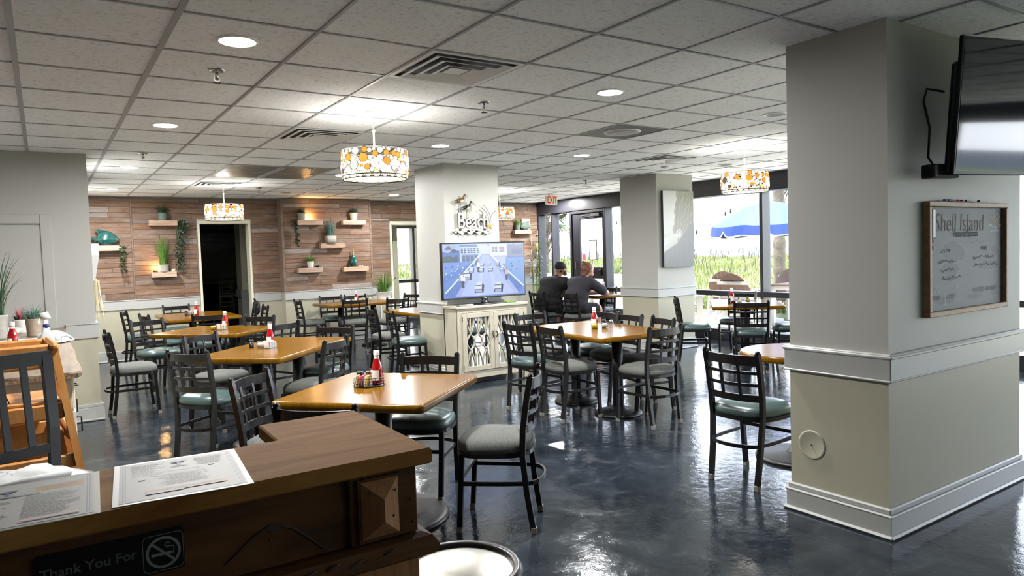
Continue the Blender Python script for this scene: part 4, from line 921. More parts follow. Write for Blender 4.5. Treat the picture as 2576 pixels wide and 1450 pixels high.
for (s, size, x, z, mt, sh) in (('Shell Island', .125, .10, .445, 'chalk_pink', .1), ('Featured Specials', .05, .30, .415, 'chalk_dark', 0), ('WINE', .035, .62, .335, 'chalk_dark', 0), ('Roasted', .045, .16, .33, 'chalk_dark', .1), ('Daily Catch', .035, .15, .27, 'chalk_dark', .1), ('Cucumber', .03, .16, .225, 'chalk_dark', .1), ('Whipped Feta', .032, .30, .19, 'chalk_dark', .1), ('Prosecco Rose', .032, .55, .28, 'chalk_dark', .1), ('TEST', .03, .55, .24, 'chalk_dark', 0), ('SUNRISE', .035, .05, .085, 'chalk_pale', 0), ('SUNSET', .035, .22, .085, 'chalk_pale', 0), ('HIGH TIDE  LOW TIDE', .035, .52, .105, 'chalk_pale', 0)):
    if s in ('Roasted', 'Daily Catch', 'Cucumber', 'Prosecco Rose', 'TEST', 'Whipped Feta'): continue
    me = text_mesh(s, size, mt, 0, 'LEFT', sh, -.0015 if size > .1 else 0); obj('lettering', me, t, Matrix.Translation((x, -.0135, z)) @ Matrix.Rotation(PI/2, 4, 'X') @ Matrix.Diagonal((1.0 if size > .1 else .82, 1.1 if size > .1 else 1, 1, 1)))
rr = random.Random(4)
def scrawl(x, z, w, h, n, mat='chalk_dark'):
    m = MB(); pts = []
    for i in range(n): pts.append((x+w*i/n+rr.uniform(-.3, .3)*w/n, -.0138, z+rr.uniform(0, h)))
    m.bar(pts, .0022, .0006, (0, 1, 0)); m.build('chalk_scrawl', mat, t)
for (x, z, w, n) in ((.16, .33, .12, 12), (.14, .275, .2, 18), (.16, .225, .16, 15), (.18, .185, .22, 20), (.53, .285, .26, 24), (.53, .245, .3, 24)): scrawl(x, z, w, .024, n)
MB().cbox(.045, .075, -.03, -.013, .41, .56, .003).build('reflected_frame', 'black_plastic', t)  # black strip modelled for a dark window frame reflected in the board
for z in (.36, .395): MB().lathe([(0, 0), (.012, .002), (.014, .01), (.008, .016), (0, .018)], 12, (0, 0, 0), cap=False).build('reflected_knob', 'gold_neck', t, Matrix.Translation((.052, -.013, z)) @ Matrix.Rotation(PI/2, 4, 'X'))  # solid gold knobs modelled from the reflection in the board
for k, (x, c) in enumerate(((.18, 'navy'), (.22, 'black_plastic'), (.32, 'exit_red'), (.36, 'exit_red'), (.40, 'navy'), (.55, 'navy'))):
    t2 = thing('chalk_marker', 'small %s chalk marker lying on the menu board frame' % {'navy': 'blue', 'black_plastic': 'black', 'exit_red': 'red'}[c], 'marker', (3.775+x, 1.81, 1.683), .1*k, 'chalk markers on the menu board'); MB().tube([(-.025, 0, .005), (.012, 0, .005)], .005, 8).build('barrel', c, t2); MB().tube([(.012, 0, .005), (.026, 0, .005)], .0056, 8).build('cap', 'black_plastic', t2)
t = thing('access_cover', 'round painted access cover low on the side of the pier', 'cover', (3.44, 2.26, .385)); MB().lathe([(.08, 0), (.08, .003), (.074, .006), (.068, .004), (0, .005)], 32, cap=False).build('plate', 'wall_lower', t, Matrix.Rotation(-PI/2, 4, 'Y')); MB().lathe([(.005, .005), (.004, .008), (0, .008)], 8, cap=False).build('screw', 'metal_dark', t, Matrix.Rotation(-PI/2, 4, 'Y'))

# ================================================================== WAVE PICTURE
t = thing('wave_canvas', 'tall grey canvas of a curling ocean wave hung on the column', 'picture', (7.41, 7.213, 1.21))
W, H = .63, 1.1; MB().cbox(0, W, -.045, 0, 0, H, .003).build('canvas', 'canvas_edge', t)
def lip(v):   # left edge of the breaking lip, bottom of the lip curls in
    return .44-.13*min(1, (1-v)/.5)+.016*math.sin(v*23)+.01*math.sin(v*57+1)
def wave_rgb(u, v):
    a = math.atan2(v-.44, (u-.5)*.57); r = math.hypot((u-.5)*.57, v-.44)
    st = math.sin(a*37+r*26+math.sin(v*31)*1.2)*.4+math.sin(a*83+r*41+math.sin(u*23)*1.5)*.35+math.sin(a*19+r*13)*.25
    low = .20+.26*u+.30*max(0, u-.45)
    if v > low and v > .44 and u < lip(v): return [206-10*math.sin(v*7)]*3
    if v > low and v <= .44 and u < .47+.2*(v-.44): return [190-14*math.sin((v-u*.3)*14)]*3
    if r < .06:
        return [190+24*math.sin(r*95+a*1.0)*(1-r/.08)]*3
    if v > low:
        k = 156+10*st-26*max(0, u-.6)+18*max(0, .62-u)+8*math.sin(u*60+v*31)*math.sin(v*47); w = max(0, v-.8)*40*max(0, u-.5)*2; return (k+w*.2, k+w*.4, k-8-w)
    k = 110+30*(v/max(low, .01))+4*st; return [k, k, k+2]
NUu, NVv = 100, 174; P = []
for i in range(NUu):
    for j in range(NVv):
        c = wave_rgb((i+.5)/NUu, (j+.5)/NVv); P.append((tuple(max(0, min(255, x)) for x in c), [(u*W/NUu, v*H/NVv) for u, v in R(i, j, i+1, j+1)]))
P.append(((236, 236, 236), [(u*W, v*H) for u, v in R(.93, .025, .97, .03)]))
art_obj('painted_face', P, 'print', t, Matrix.Translation((0, -.0455, 0)), .0)

# ================================================================== BEACH SIGN
t = thing('beach_sign', 'metal wall sign spelling Beach with two shorebirds and a starfish', 'sign', (4.02, 7.25, 1.75))
me = text_mesh('Beach', .26, 'metal_sign', .008, 'LEFT', 0, .0, .003); obj('lettering', me, t, Matrix.Translation((.06, -.012, .05)) @ Matrix.Rotation(PI/2, 4, 'X') @ Matrix.Diagonal((.70, .98, 1, 1)))
me = text_mesh('Beach', .26, 'metal_dark', .003, 'LEFT', 0, .006); obj('backing_letters', me, t, Matrix.Translation((.06, -.004, .05)) @ Matrix.Rotation(PI/2, 4, 'X') @ Matrix.Diagonal((.70, .98, 1, 1)))
rr = random.Random(2); poly = [(0, .015)]+[(.03+.5*i/16, -.012+.018*math.sin(i*1.7)) for i in range(17)]+[(.56, .05)]+[(.54-.5*i/16, .055+.014*math.sin(i*2.3)) for i in range(17)]
m = MB().prism(poly, 0, .012); m.build('sand_base', 'metal_sign', t, Matrix.Rotation(PI/2, 4, 'X'))
for i in range(9): x = .04+i*.056; MB().ell((x, -.018, .02+.012*math.sin(i*2)), (.022, .008, .012), 10, 6).build('pebble', 'metal_dark' if i % 2 else 'bird_pale', t)
def bird(x, z, mat, bill, legs):
    Mr = Matrix.Rotation(-.35, 4, 'Y')
    b = MB(); b.ell((x, -.03, z), (.048, .022, .024), 14, 8, Mr); b.tube([(x+.03, -.03, z+.008), (x+.045, -.03, z+.045), (x+.055, -.03, z+.06)], [.014, .009, .009], 8); b.ell((x+.06, -.03, z+.065), (.014, .011, .012), 10, 6); b.tube([(x-.04, -.03, z+.005), (x-.075, -.03, z-.004)], [.012, .003], 6)
    bo = b.build('bird', mat, t)
    MB().ell((x+.012, -.036, z-.009), (.036, .018, .016), 12, 6, Mr).build('belly', 'bird_pale', bo); MB().tube([(x+.072, -.03, z+.066), bill], [.003, .0012], 6).build('bill', 'metal_dark', bo)
    for l in legs: MB().tube(l, .002, 5).build('bird_leg', 'metal_dark', bo)
bird(.10, .375, 'bird_brown', (.205, -.03, .415), ([(.09, -.025, .355), (.075, -.02, .28), (.1, -.02, .06)], [(.105, -.025, .355), (.105, -.02, .28), (.13, -.02, .06)]))
bird(.185, .295, 'metal_dark', (.315, -.03, .315), ([(.185, -.025, .275), (.18, -.02, .06)], [(.195, -.025, .275), (.215, -.02, .06)]))
m = MB(); cxs, czs = .50, .075; pts = [(cxs+(.055 if i % 2 == 0 else .02)*math.sin(2*PI*i/10), czs+(.055 if i % 2 == 0 else .02)*math.cos(2*PI*i/10)) for i in range(10)]
m.add([(x, -.02, z) for x, z in pts]+[(cxs, -.036, czs), (cxs, -.012, czs)], [(i, (i+1) % 10, 10) for i in range(10)]+[((i+1) % 10, i, 11) for i in range(10)]); m.build('starfish', 'starfish', t)
for (a, b, c) in (((.5, .1), (.5, .24), (.40, .29)), ((.51, .1), (.55, .22), (.42, .33)), ((.5, .1), (.53, .24), (.6, .25)), ((.48, .1), (.46, .22), (.36, .27))):
    MB().tube([(a[0]*(1-s)**2+2*b[0]*s*(1-s)+c[0]*s*s, -.015, a[1]*(1-s)**2+2*b[1]*s*(1-s)+c[1]*s*s) for s in [i/8 for i in range(9)]], .0022, 5).build('sea_grass', 'metal_dark', t)

# ================================================================== PLANK-WALL SHELVES AND PLANTS
def shelf(x0, x1, z, yf, label, dep=.13, th=.085):
    t = thing('wall_shelf', label, 'shelf', ((x0+x1)/2, yf, z-th), 0, 'rough wooden block shelves'); w = (x1-x0)/2
    MB().cbox(-w, w, -dep, -.02, 0, th, .004).build('block', 'shelf_wood', t); MB().cbox(-w+.02, w-.02, -.03, .002, .01, th-.01, .002).build('cleat', 'plank_dark', t)
SH = 12.45/12.2
def zz(z, s=SH): return 1.48+(z-1.48)*s
YS = YB-.02; YS2 = BY-.02; s2 = BY/12.0
shelf(.64, 1.03, zz(1.795), YS, 'rough wooden shelf holding the green fish sculpture')
shelf(1.42, 1.83, zz(2.17), YS, 'rough wooden shelf high up left of the banquet doorway')
shelf(1.42, 1.78, zz(1.37), YS, 'rough wooden shelf holding the tall green grass in a grey pot')
shelf(3.61*s2, 4.04*s2, zz(2.16, s2), YS2, 'rough wooden shelf high on the jutting plank panel, under the lit grass pot')
shelf(4.4*s2, 4.82*s2, zz(2.16, s2), YS2, 'rough wooden shelf high on the jutting plank panel, under the unlit grass pot')
shelf(3.99*s2, 4.43*s2, zz(1.76, s2), YS2, 'rough wooden shelf holding the blue-green spiky plant')
shelf(3.59*s2, 4.01*s2, zz(1.35, s2), YS2, 'rough wooden shelf holding the white pot among leaf sprigs')
shelf(4.38*s2, 4.84*s2, zz(1.34, s2), YS2, 'rough wooden shelf holding the teal glazed gourd')
shelf(8.32, 8.75, 1.98, YS, 'rough wooden shelf on the plank wall by the window')
def blades(n, h, spread, w=.006, curl=.35, seed=1, base=.03, hvar=.35, ymax=9):
    rr = random.Random(seed); m = MB()
    for i in range(n):
        a = rr.uniform(0, 2*PI); b = base*math.sqrt(rr.random()); L = h*rr.uniform(1-hvar, 1.05); sp = spread*rr.random()**.7
        ca, sa = math.cos(a), math.sin(a); px_, py_ = -sa, ca; pts = []
        for k in range(5):
            s = k/4; r = b+sp*(s**1.7); z = L*s-curl*sp*s**3; ww = w*(1-s*.92); pts.append(((ca*r-px_*ww, min(ymax, sa*r-py_*ww), z), (ca*r+px_*ww, min(ymax, sa*r+py_*ww), z)))
        vs = [p for q in pts for p in q]; m.add(vs, [(2*k, 2*k+1, 2*k+3, 2*k+2) for k in range(4)], True)
    return m
def pot(t, r0, r1, h, mat, square=False):
    if square: MB().rings([[(x*s, y*s, z) for x, y in rrect(2, 2, .1, 2)] for s, z in ((r0, 0), (r1, h), (r1*.88, h), (r0*.8, h*.6))]).build('pot', mat, t)
    else: MB().lathe([(0, 0), (r0, 0), (r0*1.02, h*.1), (r1, h*.92), (r1*1.03, h), (r1*.9, h), (r1*.85, h*.8), (0, h*.8)], 20, cap=False).build('pot', mat, t)
    MB().lathe([(0, h*.82), (r1*.86, h*.82)], 14, cap=False).build('soil', 'soil', t)
def plant(name, x, y, z, label, r0, r1, h, pm, leaf, n, lh, sp, w=.006, curl=.35, seed=1, square=False, group='potted plants', ymax=9):
    if group == 'potted plants': ymax = (BY if 3.3 < x < 5.5 else YB)-.035-y
    t = thing(name, label, 'plant', (x, y, z), 0, group); pot(t, r0, r1, h, pm, square)
    f = blades(n, lh, sp, w, curl, seed, r1*.7, .35, ymax).build('foliage', leaf, t, Matrix.Translation((0, 0, h*.8))); return t
yp = YS-.075; yp2 = YS2-.075
plant('potted_grass', 1.62, yp, zz(2.17), 'dark spiky plant in a grey ribbed pot high on the left shelf', .065, .07, .115, 'pot_teal', 'leaf_dark', 70, .2, .16, .007, .5, 2)
plant('potted_grass', 1.60, yp, zz(1.37), 'tall bright green grass in a round grey pot left of the doorway', .07, .075, .115, 'pot_grey', 'leaf_green', 150, .5, .16, .004, .2, 3)
plant('potted_grass', 3.70*s2, yp2, zz(2.16, s2), 'short dark grass in a ribbed grey pot beside the warm wall light', .06, .07, .12, 'pot_grey', 'leaf_dark', 110, .15, .11, .005, .3, 4)
plant('potted_grass', 4.62*s2, yp2, zz(2.16, s2), 'short dark grass in a pale tapered pot at the panel edge', .055, .068, .13, 'pot_white', 'leaf_dark', 110, .15, .11, .005, .3, 5)
plant('potted_grass', 4.18*s2, yp2, zz(1.76, s2), 'upright blue-green plant in a faceted grey pot', .08, .085, .13, 'pot_grey', 'leaf_blue', 90, .32, .09, .008, .2, 6, True)
plant('potted_grass', 3.81*s2, yp2, zz(1.35, s2), 'round green plant with pale arching leaves in a white pot', .05, .06, .11, 'pot_white', 'leaf_green', 90, .16, .12, .007, .8, 7)
plant('potted_grass', 8.42, yp, 1.98, 'small grass in a dark pot on the shelf by the window', .05, .055, .1, 'pot_teal', 'leaf_green', 70, .18, .1, .006, .4, 8)
plant('potted_grass', 5.13, 11.9, .74, 'large arching grass in a white planter at the plank-wall table', .12, .145, .13, 'pot_white', 'leaf_green', 170, .46, .34, .006, .5, 9)
t = thing('plant_stand', 'plain white stand carrying the large potted grass', 'stand', (5.13, 11.9, 0)); MB().cbox(-.14, .14, -.14, .14, .68, .74, .006).build('stand_top', 'white_plastic', t)
for sx in (-1, 1):
    for sy in (-1, 1): MB().cbox(sx*.12-.015, sx*.12+.015, sy*.12-.015, sy*.12+.015, 0, .68, .003).build('leg', 'white_plastic', t)
def vine(x, y, z, L, n, wd, seed, label, side=1):
    t = thing('trailing_vine', label, 'vine', (x, y, z), 0, 'trailing artificial vines'); rr = random.Random(seed); m = MB(); l = MB()
    for s in range(max(2, n//26)):
        ph = rr.uniform(0, 6); LL = L*rr.uniform(.55, 1); m.tube([(wd*.4*math.sin(ph+k*.7)+wd*.3*math.sin(s*2.1)*k/8, -.03-.02*rr.random(), .0-LL*k/8) for k in range(9)], .003, 4)
    for i in range(n):
        s = rr.random()**1.3; a = rr.uniform(0, 2*PI); c = Vector((wd*rr.uniform(-.6, .6)*(1-s*.4)+wd*.3*math.sin(s*5+seed), -.03+rr.uniform(-.03, .015), -L*s)); u = Vector((math.cos(a), rr.uniform(-.5, .2), math.sin(a)*.8-.3)).normalized()*.042; v = Vector((-u.z, -.25*rr.random(), u.x)).normalized()*.017
        l.add([c, c+u*.5+v, c+u, c+u*.5-v], [(0, 1, 2, 3)])
    m.build('stem', 'leaf_dark', t); l.build('leaves', 'leaf_dark', t)
vine(1.86, YS-.05, zz(2.15), .78, 300, .13, 1, 'thick dark vine trailing from the high shelf left of the doorway')
vine(1.04, YS-.1, zz(1.79), .42, 90, .06, 2, 'thin vine trailing right of the green fish sculpture'); vine(.67, YS-.1, zz(1.8), .16, 50, .07, 3, 'short vine trailing left of the green fish sculpture')
vine(3.585*s2, YS2-.05, zz(2.15, s2), .43, 110, .07, 4, 'dark vine trailing from the shelf beside the warm wall light')
t = thing('trailing_vine', 'vine trailing on the plank wall behind the television column', 'vine', (8.1, YS-.05, 1.75), 0, 'trailing artificial vines'); blades(26, -.28, .08, .009, .0, 12, .02).build('leaves', 'leaf_green', t); MB().tube([(0, 0, 0), (.02, 0, -.15), (0, 0, -.3)], .003, 4).build('stem', 'leaf_dark', t)
def sprig(x, y, z, label, seed):
    t = thing('leaf_sprig', label, 'foliage', (x, y, z), 0, 'leaf sprigs on shelves'); blades(40, .05, .07, .011, .5, seed, .03).build('leaves', 'leaf_dark', t); MB().ell((0, 0, .006), (.03, .025, .012), 8, 6).build('moss', 'leaf_dark', t)
sprig(1.48, yp, zz(1.37), 'dark leaf sprig beside the round grey pot', 21); sprig(3.70*s2, yp2, zz(1.35, s2), 'dark leaf sprig left of the white pot', 22); sprig(3.93*s2, yp2, zz(1.35, s2), 'dark leaf sprig right of the white pot', 23); sprig(4.50*s2, yp2, zz(1.34, s2), 'brown-green sprig beside the teal gourd', 24)
t = thing('seashell', 'pale seashell beside the round grey pot', 'shell', (1.73, yp, zz(1.37)), .3); MB().lathe([(0, 0), (.035, .008), (.03, .03), (.012, .055), (0, .06)], 14, cap=False).build('shell_body', 'shell', t, Matrix.Rotation(.7, 4, 'Y')); MB().ell((0, 0, .01), (.03, .02, .01), 8, 6).build('shell_lip', 'shell', t)
# fish sculptures and gourd
def fish(x, y, z, s, label, flip=1, mat='teal_glaze'):
    t = thing('fish_sculpture', label, 'sculpture', (x, y, z), 0, None)
    ol = [(-.5, -.02), (-.62, .12), (-.52, .13), (-.44, .05), (-.4, .2), (-.3, .36), (-.12, .46), (.1, .42), (.3, .3), (.46, .12), (.52, .02), (.47, -.05), (.36, -.12), (.1, -.2), (-.15, -.2), (-.35, -.12), (-.42, -.02), (-.55, -.12)]
    rings = []
    for k, (sc, yy) in enumerate(((.86, -.16), (.97, -.1), (1, 0), (.97, .1), (.86, .16))): rings.append([(flip*u*sc*s, yy*s*.6, (v*sc+.24)*s) for u, v in ol])
    m = MB().rings(rings if flip > 0 else rings[::-1]); m.build('body', mat, t)
    m = MB(); m.prism([(flip*u*s, v*s) for u, v in ((-.36, .26), (-.42, .5), (-.3, .52), (-.1, .44))], -.01, .01); m.build('dorsal_fin', mat, t, Matrix.Translation((0, 0, .24*s)) @ Matrix.Rotation(PI/2, 4, 'X'))
    MB().ell((flip*.36*s, -.1*s, .3*s), (.03*s, .02*s, .03*s), 8, 6).build('eye', 'gold_neck', t); MB().cbox(-.25*s, .2*s, -.1*s, .1*s, 0, .06*s, .004).build('plinth', 'soil', t)
fish(.84, yp, zz(1.797), .33, 'dark teal glazed fish sculpture on the left shelf'); fish(8.62, yp, 1.98, .25, 'dark green fish sculpture on the shelf by the window', -1, 'pot_teal')
t = thing('yellow_plaque', 'pale yellow plaque behind the fish by the window', 'ornament', (8.67, YS-.03, 1.985)); MB().cbox(-.11, .11, -.012, .012, 0, .24, .006).build('plate', 'pampas', t); MB().cbox(-.06, .06, -.03, .01, 0, .01, .002).build('foot', 'pampas', t)
t = thing('glazed_gourd', 'teal glazed gourd ornament with a gold neck on the shelf', 'ornament', (4.58*s2, yp2, zz(1.34, s2))); MB().lathe([(0, .012), (.045, .015), (.062, .05), (.066, .09), (.058, .14), (.038, .19), (.024, .215)], 20, cap=False).build('body', 'teal_glaze', t); MB().lathe([(.024, .212), (.018, .24), (.012, .27), (.012, .3), (.004, .33), (0, .33)], 12, cap=False).build('neck', 'gold_neck', t); MB().lathe([(0, 0), (.05, 0), (.05, .014), (0, .016)], 16, cap=False).build('foot', 'soil', t)
t = thing('round_stones', 'two white pebbles on the shelf beside the gourd', 'pebbles', (4.70*s2, yp2, zz(1.34, s2))); MB().ell((0, 0, .012), (.02, .016, .012), 10, 6).build('pebble', 'shell', t); MB().ell((.05, .01, .01), (.016, .014, .01), 10, 6).build('pebble', 'shell', t)
# warm accent lamps behind shelf pots
def accent(x, y, z, label, up=.1, e=.9):
    t = thing('accent_lamp', label, 'lamp', (x, y, z), 0, 'small warm accent lamps'); MB().lathe([(0, 0), (.02, 0), (.02, .02), (0, .02)], 12, cap=False).build('puck', 'white_plastic', t); MB().lathe([(0, .0205), (.016, .0205)], 12, cap=False).build('lens', 'amber', t)
    l = bpy.data.lights.new('accent_light', 'POINT'); l.energy = e; l.color = (1, .55, .2); l.shadow_soft_size = .02; lo = bpy.data.objects.new('accent_light', l); C.objects.link(lo); lo.parent = t; lo.location = (0, -.01, .05)
accent(1.50, YS-.055, zz(1.37), 'small warm lamp glowing behind the round grey pot'); accent(3.83*s2, YS2-.055, zz(2.16, s2), 'small warm lamp glowing behind the ribbed grey pot', .1, 1.0)
# white wall pocket with pampas at the left corner
t = thing('wall_planter', 'white tapered wall planter on the left wall corner', 'planter', (.42, 8.45, 1.30)); m = MB(); m.rings([[(0, -.02, 0), (.02, -.02, 0), (.02, .02, 0), (0, .02, 0)], [(0, -.12, .3), (.07, -.12, .3), (.07, .12, .3), (0, .12, .3)], [(0, -.12, .42), (.07, -.12, .42), (.07, .12, .42), (0, .12, .42)]], False); m.build('body', 'white_plastic', t); B(-.02, .012, -.1, .1, .2, .42, 'back_plate', 'white_plastic', t)
t = thing('pampas_plumes', 'cream pampas plumes hanging below the white wall planter', 'foliage', (.455, 8.42, 1.34)); blades(70, -.42, .07, .006, 0, 31, .03).build('plumes', 'pampas', t); MB().tube([(0, 0, .02), (0, 0, -.3)], .004, 5).build('stem', 'pampas', t)
# bamboo plant by the window
t = thing('bamboo_plant', 'tall thin bamboo plant in the corner by the window', 'plant', (8.68, 12.05, 0)); rr = random.Random(6)
for k in range(6):
    x, y = rr.uniform(-.1, .1), rr.uniform(-.1, .1); h = rr.uniform(1.45, 1.95); dx, dy = rr.uniform(-.12, .12), rr.uniform(-.12, .12)
    MB().tube([(x+dx*s*s, y+dy*s*s, .2+(h-.2)*s) for s in [i/8 for i in range(9)]], .008, 6).build('cane', 'leaf_pale', t)
    l = MB()
    for i in range(34):
        s = rr.uniform(.45, 1.0); a = rr.uniform(0, 2*PI); c = Vector((x+dx*s*s, y+dy*s*s, .2+(h-.2)*s)); u = Vector((math.cos(a), math.sin(a), rr.uniform(-.6, .5)))*rr.uniform(.1, .2); sd = Vector((-math.sin(a), math.cos(a), 0))*.011
        l.add([c, c+u*.5+sd+Vector((0, 0, .02)), c+u, c+u*.5-sd+Vector((0, 0, .02))], [(0, 1, 2, 3)])
    l.build('leaves', 'leaf_dark', t)
MB().lathe([(0, 0), (.12, 0), (.15, .26), (.13, .26), (.125, .22), (0, .22)], 20, cap=False).build('pot', 'pot_grey', t)
# ================================================================== HOST COUNTER
t = thing('host_counter', 'weathered wooden host counter with a diamond-point corner post', 'counter', (0, 0, 0))
m = MB(); poly = [(-1.6, 1.39), (.69, 1.375), (.70, 1.86), (.44, 1.86), (.435, 1.67), (-1.6, 1.67)]
def inset(pl, d):
    c = (.2, 1.55); out = []
    n = len(pl)
    for i in range(n):
        a, b, e = pl[i-1], pl[i], pl[(i+1) % n]; n1 = Vector((-(b[1]-a[1]), b[0]-a[0])).normalized(); n2 = Vector((-(e[1]-b[1]), e[0]-b[0])).normalized(); k = (n1+n2); k = k/(max(.3, k.length_squared/2)); out.append((b[0]+k.x*d, b[1]+k.y*d))
    return out
m.rings([[(x, y, z) for x, y in inset(poly, d)] for d, z in ((.004, 1.025), (0, 1.029), (0, 1.056), (.004, 1.06))], False); m.build('counter_top', 'host_top', t)
m = MB(); m.box(-1.55, .50, 1.425, 1.64, 0, 1.025); m.box(.44, .655, 1.425, 1.80, 0, 1.025); m.build('body', 'host_wood', t)
B(-1.55, .505, 1.405, 1.426, .875, 1.022, 'front_panel', 'host_wood', t, .003); B(-1.55, .505, 1.405, 1.426, .05, .83, 'lower_panel', 'host_wood', t, .003)
B(.505, .66, 1.395, 1.43, .875, 1.022, 'corner_post', 'host_wood', t, .003); B(.505, .66, 1.395, 1.43, .02, .83, 'corner_post', 'host_pale', t, .003)
m = MB(); m.rings([[(x, 1.3955, z) for x, z in pl] for pl in [[(.522, .880), (.618, .880), (.618, 1.016), (.522, 1.016)]]]+[[(x, 1.388, z) for x, z in [(.522, .880), (.618, .880), (.618, 1.016), (.522, 1.016)]]], False); m.build('post_moulding', 'host_wood', t)
ms = MB(); a = [(.528, 1.387, .888), (.612, 1.387, .888), (.612, 1.387, 1.010), (.528, 1.387, 1.010)]; r0, r1 = (.570, 1.362, .925), (.570, 1.362, .973)
ms.add(a+[r0, r1], [(0, 4, 5, 3), (1, 2, 5, 4), (0, 1, 4), (2, 3, 5)]); ms.build('diamond_block', 'host_pale', t)
m = MB(); m.rings([[(x, y, z) for x, y in inset([(-1.55, 1.368), (.695, 1.362), (.70, 1.86), (.44, 1.86), (.435, 1.65), (-1.55, 1.65)], d)] for d, z in ((.01, .826), (0, .834), (0, .85), (.012, .868), (.03, .874))], False); m.build('ledge_moulding', 'host_wood', t)
rr = random.Random(3); m = MB()
m.bar([(.26+.2*s+0, 1.4035, .905+.062*math.sin(PI*min(1, s*1.02))**1.2-.02*s) for s in [i/16 for i in range(17)]],   .0045, .003, (0, 1, 0)); m.build('carved_curve', 'carve_brown', t)
for k in range(14):
    x = .0+k*.045+rr.uniform(-.01, .01); MB().ell((x, 1.3645, .853+rr.uniform(-.006, .006)), (rr.uniform(.01, .022), .003, .004), 8, 5, Matrix.Rotation(-.3, 4, 'Y')).build('gouge_mark', 'carve_brown', t)
for (x, z) in ((.645, 1.008), (.645, .95), (.648, .9), (.543, .99), (.55, .93), (.6, .985), (.595, .93), (.40, .905), (.345, .93)): MB().ell((x, 1.405 if x < .5 else (1.3945 if x > .63 else 1.376), z), (.003, .002, .003), 6, 4).build('nail_head', 'carve_brown', t)
MB().ell((.352, 1.4045, .955), (.018, .002, .01), 10, 6).build('wood_knot', 'carve_brown', t)
# no-smoking plate
t = thing('no_smoking_sign', 'black plate reading Thank You For with a no-smoking symbol', 'sign', (-.04, 1.405, .922)); W, H = .23, .078
MB().prism([(x+W/2, y+H/2) for x, y in rrect(W, H, .008, 4)], 0, .003).build('plate', 'sign_black', t, Matrix.Rotation(PI/2, 4, 'X'))
obj('lettering', text_mesh('Thank You For', .0235, 'sign_grey', .0003, 'LEFT', 0, .0004), t, Matrix.Translation((.008, -.0036, .037)) @ Matrix.Rotation(PI/2, 4, 'X'))
P = []; G1 = (98, 98, 98); cx, cz = .195, .037
def st2(pts, w):
    for pl in stroke(pts, w): P.append((G1, pl))
sq = [(cx+x, cz+y) for x, y in rrect(.066, .066, .009, 4)]; st2(sq+[sq[0]], .001)
st2([(cx+.0265*math.cos(2*PI*i/32), cz+.0265*math.sin(2*PI*i/32)) for i in range(33)], .0048); st2([(cx-.019, cz+.019), (cx+.019, cz-.019)], .0042)
P.append((G1, R(cx-.02, cz-.0055, cx+.014, cz-.0005))); P.append((G1, R(cx+.0155, cz-.0055, cx+.0175, cz-.0005)))
st2([(cx+.0175, cz+.001), (cx+.0175, cz+.007), (cx+.012, cz+.009), (cx+.006, cz+.009), (cx+.002, cz+.013), (cx+.006, cz+.017), (cx+.011, cz+.015)], .0016)
art_obj('symbol', P, 'print', t, Matrix.Translation((0, -.0033, 0)), .000003)
